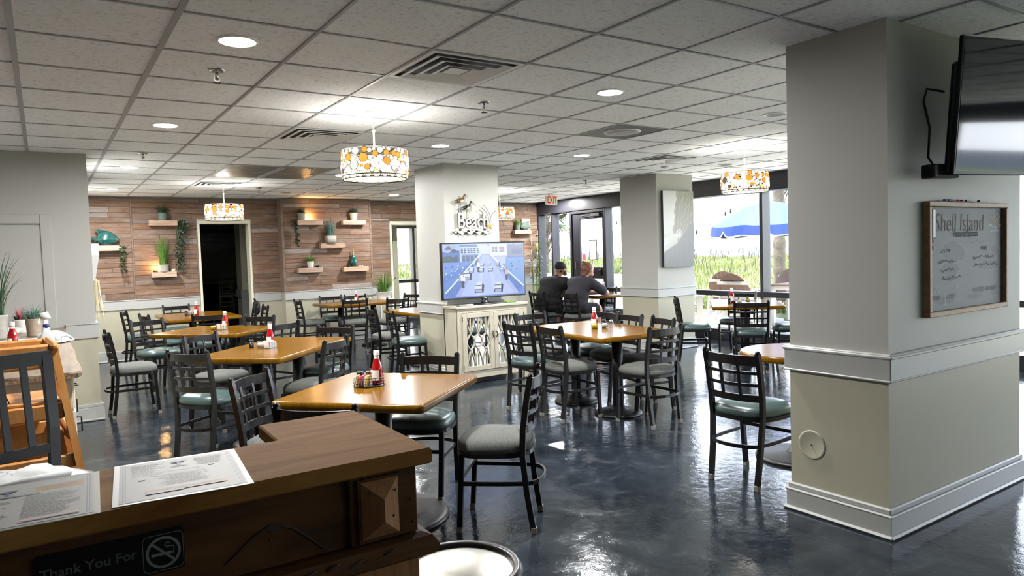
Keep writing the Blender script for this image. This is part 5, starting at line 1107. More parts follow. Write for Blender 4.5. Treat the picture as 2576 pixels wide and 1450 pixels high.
# laminated menus
def menu(x, y, rz, label, flip):
    t = thing('laminated_menu', label, 'menu', (x, y, 1.0605), rz, 'laminated menus on the host counter'); w, h = .235, .285
    MB().box(-w/2, w/2, -h/2, h/2, 0, .0012).build('laminate', 'film', t); P = []
    iw, ih = w-.02, h-.02
    def q(c, u0, v0, u1, v1): P.append((c, [((a-.5)*iw, (b-.5)*ih) for a, b in R(u0, v0, u1, v1)]))
    q((142, 142, 136), 0, 0, 1, 1)
    for e in (.025, .045): q((70, 82, 112), e, .02, e+.008, .98); q((70, 82, 112), 1-e-.008, .02, 1-e, .98)
    rr = random.Random(int(x*1000))
    def lines(u0, u1, v0, v1, n, cen=False, c=(72, 72, 76)):
        for i in range(n):
            v = v0+(v1-v0)*i/n; k = rr.uniform(.55, 1); a, b = (u0, u0+(u1-u0)*k) if not cen else ((u0+u1)/2-(u1-u0)*k/2, (u0+u1)/2+(u1-u0)*k/2)
            x_ = a
            while x_ < b: l = rr.uniform(.012, .04); q(c, x_, v, min(b, x_+l), v+.009); x_ += l+.007
    if flip:
        lines(.1, .38, .60, .94, 13); lines(.62, .92, .7, .94, 9, True); lines(.3, .75, .28, .56, 10, True)
        for e in ((.25, .56, .66, .565), (.25, .64, .66, .645), (.25, .56, .253, .645), (.66, .56, .663, .645)): q((90, 90, 100), *e)
        q((148, 120, 82), .2, .12, .85, .2); q((112, 126, 160), .2, .1, .5, .12); lines(.22, .83, .135, .19, 3, True, (100, 70, 40)); ex, ey = .5, .86
        for (a, b) in ((.18, .5), (.78, .66)): P.append(((150, 140, 130), [((u-.5)*iw, (v-.5)*ih) for u, v in disc(a, b, .03, 8, .018)]))
    else:
        q((148, 120, 82), .55, .72, .92, .86); q((140, 146, 160), .55, .87, .92, .9); lines(.57, .9, .74, .85, 4, True, (90, 66, 42)); q((112, 136, 170), .0, .64, .14, .8); lines(.1, .42, .1, .6, 15); lines(.5, .92, .14, .66, 18); q((206, 150, 120), .5, .07, .9, .09); q((112, 126, 160), .5, .05, .9, .065); ex, ey = .36, .80
        q((90, 96, 120), .05, .67, .6, .685)
    def em(pts, c=(20, 48, 100)): P.append((c, [((ex+u-.5)*iw, (ey+v-.5)*ih) for u, v in pts]))
    em([(-.07, .02), (-.03, -.01), (.0, -.015), (.04, .0), (.08, .04), (.03, .035), (-.03, .035)]); em([(-.012, -.01), (.012, -.01), (.008, -.06), (-.008, -.06)]); em([(-.03, -.06), (.03, -.06), (.02, -.07), (-.02, -.07)]); em([(-.05, -.085), (.05, -.085), (.05, -.095), (-.05, -.095)], (70, 80, 110)); em([(-.07, -.105), (.07, -.105), (.07, -.115), (-.07, -.115)], (90, 96, 116))
    art_obj('printed_sheet', P, 'print_gloss', t, Matrix.Translation((0, 0, .0016)) @ Matrix.Rotation(-PI/2, 4, 'X') @ Matrix.Diagonal((1, 1, 1, 1)), .000004)
menu(.207, 1.522, math.radians(-5), 'laminated menu lying whole on the host counter top', True)
menu(-.05, 1.525, math.radians(-3), 'laminated menu cut off at the left end of the host counter', False)
# waste bin
t = thing('waste_bin', 'brushed steel waste bin with a black rim beside the host counter', 'bin', (.87, 1.60, 0))
MB().lathe([(.15, 0), (.155, .02), (.155, .63)], 36).build('body', 'steel', t); MB().lathe([(.152, .625), (.168, .625), (.170, .65), (.160, .665), (.146, .662), (.144, .65)], 36, cap=False).build('rim', 'black_plastic', t); MB().lathe([(.147, .65), (.10, .665), (.05, .672), (0, .674)], 36, cap=False).build('lid', 'steel', t); MB().lathe([(.156, 0), (.16, .03)], 36, cap=False).build('foot_ring', 'black_plastic', t)

# ================================================================== LEFT SERVICE COUNTER
t = thing('service_counter', 'cream base cabinet with a brown laminate worktop along the left', 'counter', (0, 0, 0))
m = MB(); m.box(-.75, .095, 4.55, 7.82, .08, .885); m.box(-.75, .03, 4.6, 7.82, 0, .08); m.build('carcass', 'base_cab', t)
for k in range(5):
    y0 = 4.57+k*.64; B(.095, .113, y0, y0+.62, .70, .87, 'drawer', 'base_cab', t, .004); B(.095, .113, y0, y0+.62, .1, .685, 'cabinet_door', 'base_cab', t, .004)
    MB().tube([(.113, y0+.27, .79), (.135, y0+.27, .79), (.135, y0+.35, .79), (.113, y0+.35, .79)], .005, 6).build('drawer_pull', 'metal_dark', t); MB().tube([(.113, y0+.06, .56), (.138, y0+.06, .56), (.138, y0+.06, .64), (.113, y0+.06, .64)], .005, 6).build('door_pull', 'metal_dark', t)
rr = random.Random(9); pe = [(.155+.004*math.sin(i*.9)+rr.uniform(-.002, .002), 4.46+(7.84-4.46)*i/24) for i in range(25)]
poly = [(-.78, 4.47)]+[(.10, 4.44)]+pe+[(-.78, 7.84)]
MB().rings([[(x+d*(1 if x > 0 else 0), y, z) for x, y in poly] for d, z in ((-.03, .885), (-.01, .892), (-.004, .91), (-.014, .92))], False).build('worktop', 'laminate', t)
m = MB(); m.box(-.75, .13, 4.4385, 4.445, .887, .913); m.build('worktop_end', 'granite_edge', t)
def cpot(nm, x, y, label, r, h, pm, leaf, n, lh, sp, w, seed): return plant(nm, x, y, .92, label, r*.85, r, h, pm, leaf, n, lh, sp, w, .4, seed, False, 'plants on the service counter')
cpot('potted_grass', -.085, 7.05, 'blue-green tufted grass in a small wooden pot on the service counter', .058, .15, 'pot_wood', 'leaf_blue', 150, .17, .16, .004, 41)
cpot('potted_grass', -.33, 7.0, 'tall arching grass in a striped pot at the end of the service counter', .08, .2, 'pot_grey', 'leaf_dark', 40, .62, .34, .008, 42)
t = cpot('potted_flower', -.19, 7.55, 'pink flower in a pale pot on the service counter', .055, .12, 'pot_white', 'leaf_dark', 30, .09, .06, .009, 43)
blades(26, .12, .05, .008, .2, 44, .02).build('petals', 'flower_pink', t, Matrix.Translation((0, 0, .11)))
t = thing('spray_bottle', 'translucent trigger spray bottle with a blue label and white nozzle', 'bottle', (.0, 4.96, .92), 0)
MB().rings([[(x*a, y*b, z) for x, y in rrect(2, 2, .5, 4)] for a, b, z in ((.036, .028, 0), (.04, .032, .008), (.04, .032, .12), (.036, .03, .15), (.022, .02, .19), (.014, .014, .215))]).build('body', 'spray_body', t)
MB().rings([[(x*a, y*b, z) for x, y in rrect(2, 2, .5, 4)[-4:]+rrect(2, 2, .5, 4)[:4]] for a, b, z in ((.0405, .0325, .08), (.0405, .0325, .125))], True, False).build('label', 'blue_label', t)
MB().lathe([(.0165, .212), (.0165, .232)], 14).build('collar', 'navy', t)
m = MB(); m.cbox(-.012, .012, -.012, .012, .232, .26, .003); m.rings([[(-.018, -.01, .262), (.028, -.01, .268), (.028, .01, .268), (-.018, .01, .262)], [(-.03, -.012, .3), (.012, -.01, .306), (.012, .01, .306), (-.03, .012, .3)]]); m.bar([(-.022, 0, .275), (-.035, 0, .25), (-.03, 0, .235)], .012, .006, (0, 1, 0)); m.build('trigger_head', 'white_plastic', t)
ketchup(-.19, 5.77, .938, 'ketchup bottle standing on the service counter tray', 1.0)
t = thing('serving_tray', 'white tray with dark crumbs under the ketchup on the service counter', 'tray', (-.24, 5.75, .92)); m = MB(); m.rings([[(x, y, z) for x, y in rrect(w, d_, .02, 3)] for w, d_, z in ((.26, .3, 0), (.29, .33, .018), (.275, .315, .018), (.25, .29, .006))]); m.build('dish', 'white_plastic', t)
m = MB(); rr = random.Random(12)
for k in range(16): m.ell((rr.uniform(-.1, .12), rr.uniform(-.14, .1), .012), (.008, .006, .005), 6, 4)
m.build('crumbs', 'soil', t)
t = thing('white_bowl', 'shallow white bowl behind the pots on the service counter', 'bowl', (-.27, 7.35, .92), .1); MB().lathe([(0, .0), (.06, 0), (.11, .06), (.105, .06), (.055, .008), (0, .006)], 20, cap=False).build('bowl_body', 'white_plastic', t); MB().lathe([(.05, -.002), (.05, .004)], 16).build('foot', 'white_plastic', t)
t = thing('paper_sheet', 'flat white paper liner lying on the service counter', 'paper', (-.14, 6.5, .921), .05); MB().cbox(-.2, .17, -.4, .3, 0, .006, .002).build('sheet', 'white_plastic', t); MB().cbox(-.2, .16, -.4, -.1, .006, .01, .002).build('fold', 'white_plastic', t)
t = thing('plastic_bag', 'crumpled white plastic bag on the service counter', 'bag', (.04, 6.45, .929), .2); rr = random.Random(14); n = 16
rings = []
for k, (s, z) in enumerate(((1, 0), (1.02, .02), (.86, .045), (.5, .06), (.12, .062))): rings.append([((.11*s*rr.uniform(.75, 1.2))*math.cos(2*PI*i/n), (.28*s*rr.uniform(.8, 1.15))*math.sin(2*PI*i/n), z+(rr.uniform(-.012, .012) if z > 0 else 0)) for i in range(n)])
MB().rings(rings, False).build('film', 'bag_plastic', t); MB().tube([(-.02, -.2, .03), (.03, -.28, .05), (.07, -.24, .02)], .008, 6).build('handle', 'bag_plastic', t)

# bar stool
t = thing('bar_stool', 'black slat-back bar stool with a grey-green seat behind the host counter', 'stool', (-.085, 2.80, 0), math.radians(-66-90))
for sx in (-1, 1):
    MB().bar([(sx*.185, -.23, 0), (sx*.175, -.19, .72), (sx*.185, -.20, .9), (sx*.19, -.235, 1.165)], .034, .024, (0, 1, 0)).build('leg', 'chair_metal', t); MB().bar([(sx*.19, .2, 0), (sx*.175, .17, .72)], .03, .03, (0, 1, 0)).build('leg', 'chair_metal', t)
MB().bar([(-.2, -.236, 1.155), (.2, -.236, 1.155)], .024, .05).build('top_rail', 'chair_metal', t); MB().bar([(-.18, -.195, .83), (.18, -.195, .83)], .02, .035).build('lower_rail', 'chair_metal', t)
for k in range(4): x = -.112+k*.075; MB().bar([(x, -.196, .83), (x, -.236, 1.15)], .022, .012, (0, 1, 0)).build('back_slat', 'chair_metal', t)
MB().rings([[(x*s*1.0, y*s, z+.285) for x, y in seat_outline()] for s, z in ((.94, .435), (1.0, .452), (.98, .475), (.8, .489), (.4, .494))]).build('seat', 'vinyl_teal', t)
for z in (.25, .45): MB().bar([(-.18, .185, z), (.18, .185, z), (.18, -.2, z), (-.18, -.2, z)], .02, .02, (0, 0, 1), True).build('footrest', 'chair_metal', t)
t = thing('white_towel', 'folded white towel lying on the bar stool seat', 'towel', (-.11, 2.66, .782), .3); rr = random.Random(15); n = 18; rings = []
for k, (s, z) in enumerate(((1, 0), (1.05, .015), (1.02, .035), (.9, .055), (.55, .066), (.1, .068))): rings.append([(.15*s*(1+.08*math.sin(3*i+k))*math.copysign(abs(math.cos(2*PI*i/n))**.7, math.cos(2*PI*i/n)), .11*s*math.copysign(abs(math.sin(2*PI*i/n))**.7, math.sin(2*PI*i/n)), z+.006*math.sin(i*1.9+k)*(z > 0)) for i in range(n)])
MB().rings(rings).build('fold', 'towel', t); MB().tube([(-.13, -.09, .05), (0, -.1, .058), (.13, -.08, .05)], .012, 6).build('hem', 'towel', t)
# stacked wooden high chairs
def highchair(z, label):
    t = thing('wooden_high_chair', label, 'high chair', (-.185, 3.95, z), math.radians(4), 'stacked wooden high chairs'); wm = 'highchair_wood'
    for sx in (-1, 1):
        for sy in (-1, 1): MB().bar([(sx*.285, sy*.26, 0), (sx*.195, sy*.15, .74)], .03, .055, (0, 1, 0)).build('leg', wm, t)
        MB().cbox(sx*.2-.018, sx*.2+.018, -.2, .2, .71, .745, .012).build('arm_rail', wm, t); MB().cbox(sx*.235-.012, sx*.235+.012, -.2, .2, .30, .36, .006).build('side_rail', wm, t)
    for sy in (-1, 1):
        MB().cbox(-.2, .2, sy*.165-.011, sy*.165+.011, .63, .74, .012).build('front_board' if sy < 0 else 'back_board', wm, t); MB().cbox(-.22, .22, sy*.19-.011, sy*.19+.011, .40, .47, .006).build('cross_rail', wm, t)
        for sx in (-1, 1): MB().ell((sx*.17, sy*.18, .685), (.008, .006, .008), 8, 5).build('screw', 'metal_dark', t)
    MB().cbox(-.21, .21, -.18, .18, .47, .485, .004).build('seat_board', wm, t); MB().cbox(-.25, .25, -.24, -.215, .18, .24, .006).build('foot_rail', wm, t)
    MB().bar([(-.02, -.15, .66), (-.01, -.17, .58), (.02, -.1, .49)], .004, .03, (0, 1, 0)).build('strap', 'black_cloth', t)
highchair(0, 'wooden high chair at the bottom of the stack by the service counter'); highchair(.40, 'wooden high chair on top of the stack by the service counter')
t = thing('black_tub', 'round black plastic tub in the lower high chair', 'tub', (-.19, 3.96, .486)); MB().lathe([(0, 0), (.11, 0), (.13, .02), (.15, .16), (.158, .165), (.158, .175), (.145, .17), (.125, .02), (0, .012)], 24, cap=False).build('bowl', 'black_plastic', t); MB().tube([(.15*math.cos(2*PI*i/24), .15*math.sin(2*PI*i/24), .172) for i in range(24)], .006, 5, True).build('rim', 'black_plastic', t)

# ================================================================== BANQUET ROOM
t = thing('wall_drape', 'white swagged drape along the top of the far banquet wall', 'drape', (5.0, 26.9, 2.54)); nu, nv = 28, 12
for k in range(3):
    vs = []; fs = []
    for j in range(nv+1):
        for i in range(nu+1):
            u = i/nu*2-1; v = j/nv; vs.append((u*1.15, -.06-.05*k-.03*math.sin(v*12+k), -(.16*k+.20*v)*(1.25-u*u*.5)))
    MB().add(vs, [(j*(nu+1)+i, j*(nu+1)+i+1, (j+1)*(nu+1)+i+1, (j+1)*(nu+1)+i) for j in range(nv) for i in range(nu)], True).build('swag', 'drape', t)
t = thing('banquet_table', 'table under a floor-length black cloth in the room beyond the doorway', 'table', (4.95, 25.6, 0)); MB().cbox(-.95, .95, -.38, .38, .74, .765, .006).build('table_top', 'black_cloth', t); m = MB(); rr = random.Random(1); pts = rrect(1.92, .78, .08, 6); 
fine = [];
for i in range(len(pts)):
    a, b = pts[i], pts[(i+1) % len(pts)]; k = max(1, int(math.hypot(a[0]-b[0], a[1]-b[1])/.06))
    for j in range(k): fine.append((a[0]+(b[0]-a[0])*j/k, a[1]+(b[1]-a[1])*j/k))
MB().rings([[(x*(1+.03*f*math.sin(i*1.3)), y*(1+.07*f*math.sin(i*1.3)), z) for i, (x, y) in enumerate(fine)] for f, z in ((0, .768), (.3, .6), (1, .01))]).build('cloth', 'black_cloth', t)
def chiavari(x, y, rz, label):
    t = thing('chiavari_chair', label, 'chair', (x, y, 0), rz, 'chiavari banquet chairs'); g = 'gold_chair'
    for sx in (-1, 1):
        MB().tube([(sx*.18, -.2, 0), (sx*.18, -.18, .45), (sx*.17, -.22, .92)], .013, 8).build('leg', g, t); MB().tube([(sx*.19, .19, 0), (sx*.19, .18, .44)], .013, 8).build('leg', g, t)
    for z, w in ((.905, .175), (.74, .172), (.66, .175), (.56, .178)): MB().tube([(-w, -.2-(z-.45)*.05, z), (w, -.2-(z-.45)*.05, z)], .009, 8).build('back_rail', g, t)
    for k in range(6): x_ = -.125+k*.05; MB().tube([(x_, -.215, .74), (x_, -.222, .905)], .006, 6).build('spindle', g, t)
    MB().cbox(-.2, .2, -.19, .2, .43, .46, .01).build('seat_frame', g, t); MB().cbox(-.19, .19, -.18, .19, .46, .51, .02).build('cushion', 'white_plastic', t)
    for z in (.16, .28): MB().tube([(-.19, .19, z), (.19, .19, z), (.18, -.19, z), (-.18, -.19, z)], .008, 6, True).build('stretcher', g, t)
chiavari(4.62, 22.6, math.radians(-16), 'pale gold banquet chair nearest the doorway'); chiavari(5.03, 23.3, math.radians(-5), 'pale gold banquet chair on the right in the banquet room'); chiavari(5.02, 24.6, math.radians(4), 'pale gold banquet chair tucked against the black cloth')

# ================================================================== PEOPLE
def cap_(m, a, b, ra, rb, n=12, k=6):
    a, b = Vector(a), Vector(b); d = (b-a)
    pts = [a+d*(i/k) for i in range(k+1)]; u = d.normalized()
    m.tube([a-u*ra*.55]+[a-u*ra*.3]+pts+[b+u*rb*.3, b+u*rb*.55], [ra*.55, ra*.85]+[ra+(rb-ra)*i/k for i in range(k+1)]+[rb*.85, rb*.55], n)
RM = lambda v, it=3: [('REMESH', dict(mode='VOXEL', voxel_size=v)), ('SMOOTH', dict(iterations=it, factor=.6))]
def person(x, y, ang, label, P):
    t = thing('person', label, 'person', (x, y, 0), math.radians(ang-90), 'people at the glass-door table'); b = P['bulk']; sk = P['skin']; hx, hy, hz = P['head']
    m = MB()
    m.ell((0, -.05, .60), (.19*b, .15*b, .12)); m.ell((0, -.01, .76), (.185*b, .145*b, .18)); m.ell((0, .07, .93), (.2*b, .13*b, .15)); cap_(m, (-.16*b, .10, 1.0), (.16*b, .10, 1.0), .075, .075)
    cap_(m, (0, .12, 1.02), (hx*.7, hy-.04, hz-.08), .062, .055); R3 = Matrix.Rotation(-.45, 4, 'X')
    m.ell((hx, hy, hz), (.076, .097, .112), 18, 12, R3); m.ell((hx, hy+.075, hz-.085), (.045, .04, .035)); cap_(m, (hx, hy+.095, hz-.01), (hx, hy+.118, hz-.045), .012, .015, 8, 3)
    for s in (-1, 1):
        m.ell((hx+s*.078, hy-.0, hz-.02), (.012, .022, .032), 8, 6); m.ell((hx+s*.03, hy+.085, hz+.012), (.018, .012, .011), 8, 6)
        el = P['elbow'][0 if s < 0 else 1]; ha = P['hand'][0 if s < 0 else 1]
        cap_(m, (s*.19*b, .09, .99), el, .058*b, .046*b); cap_(m, el, ha, .045*b, .03)
        hv = (Vector(ha)-Vector(el)).normalized(); sd = hv.cross(Vector((0, 0, 1))).normalized(); pc = Vector(ha)+hv*.045
        cap_(m, Vector(ha), pc, .03, .032, 10, 3)
        for f in range(4):
            o = pc+sd*(-.026+.0175*f)+hv*.02; L = (.034, .042, .046, .038)[f]; k1 = o+hv*L; cap_(m, o, k1, .0095, .0088, 8, 2); cap_(m, k1, k1+(hv*.6+Vector((0, 0, -.8))).normalized()*L*.6, .0088, .0075, 8, 2)
        o = Vector(ha)-sd*s*.028+hv*.01; cap_(m, o, o+(hv-sd*s*.9).normalized()*.045, .0115, .009, 8, 2)
        cap_(m, (s*.095*b, -.02, .565), (s*.125, .36, .55), .092*b, .068*b); cap_(m, (s*.125, .37, .53), (s*.13, P['footy'], .10), .058*b, .042*b); cap_(m, (s*.13, P['footy']-.04, .05), (s*.135, P['footy']+.15, .04), .04, .034)
    body = evalmesh(m, RM(.009), 'body', sk); obj('body', body, t)
    c = MB(); c.ell((0, -.055, .66), (.205*b, .168*b, .14)); c.ell((0, -.01, .77), (.202*b, .165*b, .18)); c.ell((0, .065, .93), (.215*b, .15*b, .155)); cap_(c, (-.165*b, .095, .995), (.165*b, .095, .995), .088, .088); cap_(c, (0, .1, 1.0), (hx*.5, .14, 1.06), .088, .07)
    for s in (-1, 1):
        el = Vector(P['elbow'][0 if s < 0 else 1]); a = Vector((s*.19*b, .09, .99)); cap_(c, a, a+(el-a)*.8, .078*b, .072*b)
    obj('shirt', evalmesh(c, RM(.013, 22), 'shirt', P['shirt']), t)
    c = MB(); c.ell((0, -.05, .585), (.2*b, .165*b, .10))
    for s in (-1, 1): cap_(c, (s*.095*b, -.02, .57), (s*.122, .29, .56), .105*b, .088*b)
    obj('shorts', evalmesh(c, RM(.014, 4), 'shorts', 'shorts_black'), t)
    for s in (-1, 1):
        c = MB(); cap_(c, (s*.13, P['footy']-.05, .05), (s*.136, P['footy']+.16, .042), .047, .042); c.ell((s*.13, P['footy']-.02, .085), (.045, .05, .04)); obj('shoe', evalmesh(c, RM(.011), 'shoe', 'shoe'), t)
    for s in (-1, 1): MB().ell((hx+s*.03, hy+.093, hz+.008), (.011, .007, .007), 8, 6).build('eye', 'hair_black', t)
    MB().tube([(hx-.022, hy+.104, hz-.072), (hx, hy+.112, hz-.075), (hx+.022, hy+.104, hz-.072)], .004, 6).build('mouth', 'bird_brown', t)
    if P['cap']:
        c = MB(); c.ell((hx, hy-.012, hz+.036), (.088, .11, .088), 20, 12, R3); co = obj('cap_crown', evalmesh(c, RM(.009), 'cap_crown', 'cap_black'), t)
        br = [[(hx+.085*math.cos(a)*q_, hy-.075+.1*math.sin(a)*q_-.0, hz+.03+.0*q_) for a in [PI+PI*i/12 for i in range(13)]] for q_ in (.55, 1.0)]
        pl = [(p[0], p[1]) for p in br[0][::-1]]+[(p[0], p[1]) for p in br[1]]
        pl = [(hx+.072*math.cos(a), hy-.07-.115*abs(math.sin(a))**.8) for a in [PI+PI*i/14 for i in range(15)]]
        MB().prism(pl, hz+.018, hz+.026).build('brim', 'cap_black', co)
        c = MB(); c.ell((hx, hy+.02, hz-.045), (.074, .075, .055), 14, 8); c.ell((hx, hy-.04, hz-.03), (.07, .05, .05), 12, 8); c.ell((hx, hy+.085, hz-.095), (.04, .03, .03)); obj('hair', evalmesh(c, RM(.01), 'hair', 'hair_black'), t)
    else:
        c = MB(); c.ell((hx, hy-.022, hz+.018), (.085, .1, .105), 18, 12, R3); c.ell((hx, hy-.06, hz-.04), (.062, .05, .06)); ho = obj('hair', evalmesh(c, RM(.009, 2), 'hair', 'hair_red'), t)
        c = MB(); rr = random.Random(3); c.ell((hx, hy-.075, hz+.085), (.05, .045, .045))
        for k in range(16):
            a = rr.uniform(0, 2*PI); o = Vector((hx, hy-.075, hz+.085)); d = Vector((math.cos(a), -.4*abs(math.sin(a)), math.sin(a)))*rr.uniform(.05, .08); c.tube([o, o+d*.8, o+d*1.1+Vector((0, -.02, -.03))], [.016, .01, .003], 6)
        c.build('bun', 'hair_red', ho)
        c = MB()
        for k in range(12): x_ = hx-.06+.01*k; c.tube([(x_, hy-.085, hz-.02), (x_*1.05, hy-.105, hz-.07), (x_*1.02, hy-.10, hz-.12-rr.uniform(0, .03))], [.008, .005, .002], 5)
        c.build('loose_strands', 'hair_red', ho)
person(7.02, 9.39, 4, 'person in a black shirt and backwards black cap leaning on the table', dict(bulk=1.28, skin='skin_dark', shirt='shirt_black', cap=True, head=(.03, .23, 1.20), elbow=[(-.27, .36, .80), (.27, .36, .80)], hand=[(-.06, .56, .79), (.08, .56, .79)], footy=.30))
person(7.04, 8.71, 8, 'person in a grey shirt with a messy reddish hair bun', dict(bulk=1.1, skin='skin_light', shirt='shirt_grey', cap=False, head=(.05, .22, 1.19), elbow=[(-.24, .38, .80), (.27, .40, .80)], hand=[(-.04, .58, .79), (.06, .60, .79)], footy=.28))
# ================================================================== OUTDOORS
import array
struct(B(9.25, 12.3, -14, 24, -.14, -.04, 'deck', 'pebble')); struct(B(6.4, 9.25, 16.0, 19.6, -.14, -.04, 'deck', 'pebble')); struct(B(-6, 12.3, -14, -6.2, -.14, -.04, 'deck', 'pebble'))
# dune surface (height field) and sea
def hgt(x, y):
    d = max(x-12.3, (y-19.6)*.9); d = max(0, d)
    z = -.05+.52*min(1, d/5)+.36*max(0, min(1, (d-4)/14)); z += .06*math.sin(x*.45+y*.3)+.05*math.sin(x*.9-y*.7)
    if d > 22: z -= (d-22)*.12
    return z if d > .01 else -.06
vs = []; fs = []; nx, ny = 60, 90
for j in range(ny+1):
    for i in range(nx+1):
        x = 12.3+(i/nx)**1.5*60; y = -30+j/ny*130; vs.append((x, y, hgt(x, y)))
for j in range(ny):
    for i in range(nx): a = j*(nx+1)+i; fs.append((a, a+1, a+nx+2, a+nx+1))
o = len(vs); n2 = 20
for j in range(41):
    for i in range(n2+1): x = 6.4+i/n2*5.9; y = 19.6+(j/40)**1.4*75; vs.append((x, y, hgt(x, y)))
for j in range(40):
    for i in range(n2): a = o+j*(n2+1)+i; fs.append((a, a+1, a+n2+2, a+n2+1))
m = MB(); m.add(vs, fs, True); struct(m.build('dune_ground', 'dune'))
struct(MB().add([(-900, -900, -2.2), (2500, -900, -2.2), (2500, 2500, -2.2), (-900, 2500, -2.2)], [(0, 1, 2, 3)]).build('sea', 'sea'))
# grass blades
rr = random.Random(77); m = MB(); V = []; F = []
def blade(x, y, h, w):
    a = rr.uniform(0, PI); b = rr.uniform(0, 2*PI); z = hgt(x, y)-.02; l = h*rr.uniform(.1, .5); o = len(V); ca, sa = math.cos(a)*w, math.sin(a)*w
    V.extend(((x-ca, y-sa, z), (x+ca, y+sa, z), (x+l*.4*math.cos(b)+ca*.6, y+l*.4*math.sin(b)+sa*.6, z+h*.6), (x+l*.4*math.cos(b)-ca*.6, y+l*.4*math.sin(b)-sa*.6, z+h*.6), (x+l*math.cos(b), y+l*math.sin(b), z+h)))
    F.extend(((o, o+1, o+2, o+3), (o+3, o+2, o+4)))
for k in range(60000):
    d = 13+rr.random()**1.5*24; s = rr.uniform(.55, 1.6); x = d; y = d*s
    if x < 12.5: continue
    blade(x, y, rr.uniform(.08, .24), .004+.00035*d)
for k in range(9000):
    y = 20+rr.random()**1.5*22; x = y*rr.uniform(.44, .62); blade(x, y, rr.uniform(.08, .24), .004+.00035*y)
m.v = V; m.f = F; m.sm = [False]*len(F); go = m.build('dune_grass', 'blade'); go['kind'] = 'stuff'; go['label'] = 'dense yellow-green dune grass beyond the windows'; go['category'] = 'grass'
# sea oats
V = []; F = []; m = MB()
for k in range(420):
    d = rr.uniform(17, 33); s = rr.uniform(.55, 1.6) if k < 340 else rr.uniform(1.8, 2.6); x, y = (d, d*s) if k < 340 else (rr.uniform(8, 13), rr.uniform(24, 34)); z = hgt(x, y); h = rr.uniform(.35, .62); lx, ly = rr.uniform(-.12, .12), rr.uniform(-.12, .12); w = .005
    o = len(V); V.extend(((x-w, y+w, z), (x+w, y-w, z), (x+lx+w*.6, y+ly-w*.6, z+h), (x+lx-w*.6, y+ly+w*.6, z+h))); F.append((o, o+1, o+2, o+3))
    for q_ in range(3): o = len(V); zz_ = z+h-.05*q_; V.extend(((x+lx, y+ly, zz_-.03), (x+lx+.02, y+ly-.018, zz_), (x+lx+.006, y+ly, zz_+.04), (x+lx-.012, y+ly+.012, zz_))); F.append((o, o+1, o+2, o+3))
m.v = V; m.f = F; m.sm = [False]*len(F); so_ = m.build('sea_oats', 'sea_oat'); so_['kind'] = 'stuff'; so_['label'] = 'tan sea oats standing along the dune crest'; so_['category'] = 'grass'
# board fence
def fence(name, label, n, p0, p1, z0, h=.145):
    t = thing(name, label, 'fence', (0, 0, 0)); d = Vector((p1[0]-p0[0], p1[1]-p0[1], 0)); L = d.length; d.normalize(); nn = Vector((d.y, -d.x, 0))
    M = Matrix(((d.x, -nn.x, 0, p0[0]), (d.y, -nn.y, 0, p0[1]), (0, 0, 1, 0), (0, 0, 0, 1)))
    for k in range(n):
        x = 0; 
        while x < L-.01:
            l = min(rr.uniform(1.6, 2.4), L-x); MB().cbox(x+.004, x+l-.004, -.018+rr.uniform(-.004, .004), .012, z0+k*(h+.006), z0+k*(h+.006)+h, .004, M).build('board', 'deck_white', t); x += l
    x = 0
    while x <= L: MB().cbox(x-.045, x+.045, .012, .1, -.06, z0+n*(h+.006), .004, M).build('post', 'deck_white', t); x += 1.8
fence('board_fence', 'low whitewashed horizontal board fence outside the glass door', 6, (12.2, 10.9), (12.2, 17.5), -.02)
fence('board_fence', 'low whitewashed board fence outside the far room window', 5, (6.5, 18.9), (12.0, 18.9), -.02)
# sago palms
def sago(x, y, z, r, h, n, seed, label):
    t = thing('sago_palm', label, 'plant', (x, y, z), 0, 'sago palms by the fence'); q_ = random.Random(seed)
    for k in range(n):
        a = 2*PI*k/n+q_.uniform(-.2, .2); el = q_.uniform(.35, 1.25); L = r*q_.uniform(.8, 1.1); m = MB(); P_ = []
        for i in range(9): s = i/8; P_.append(Vector((math.cos(a)*math.cos(el)*L*s, math.sin(a)*math.cos(el)*L*s, .2+math.sin(el)*L*s-.35*L*s*s*math.cos(el))))
        m.tube(P_, [.008*(1-.8*i/8) for i in range(9)], 4)
        sd = Vector((-math.sin(a), math.cos(a), 0))
        for i in range(1, 17):
            f = i/17; j = min(7, int(f*8)); c = P_[j].lerp(P_[j+1], f*8-j); u = (P_[j+1]-P_[j]).normalized()
            for s_ in (-1, 1): e_ = c+(sd*s_+u*.9+Vector((0, 0, .25))).normalized()*(.2*math.sin(PI*min(1, f*.85+.12))); w_ = u*.009; m.add([c-w_, c+w_, e_], [(0, 1, 2)])
        m.build('frond', 'leaf_sago', t)
    MB().lathe([(0, -.1), (.12, -.1), (.13, .1), (.08, .22), (0, .24)], 12, cap=False).build('trunk', 'palm_trunk', t)
sago(12.9, 14.45, .35, .95, .8, 22, 1, 'bushy sago palm behind the fence, seen through the door glass'); sago(12.9, 13.0, .35, .9, .8, 20, 2, 'bushy sago palm behind the fence, right of the glass door'); sago(13.2, 17.1, .35, .95, .8, 18, 3, 'sago palm behind the fence, left of the glass door')
t = thing('planter_box', 'plain grey planter box outside the glass door', 'planter', (11.6, 14.4, -.04)); MB().cbox(-.2, .2, -.2, .2, 0, .92, .01).build('box', 'concrete_grey', t); MB().cbox(-.22, .22, -.22, .22, .86, .93, .01).build('rim', 'concrete_grey', t)
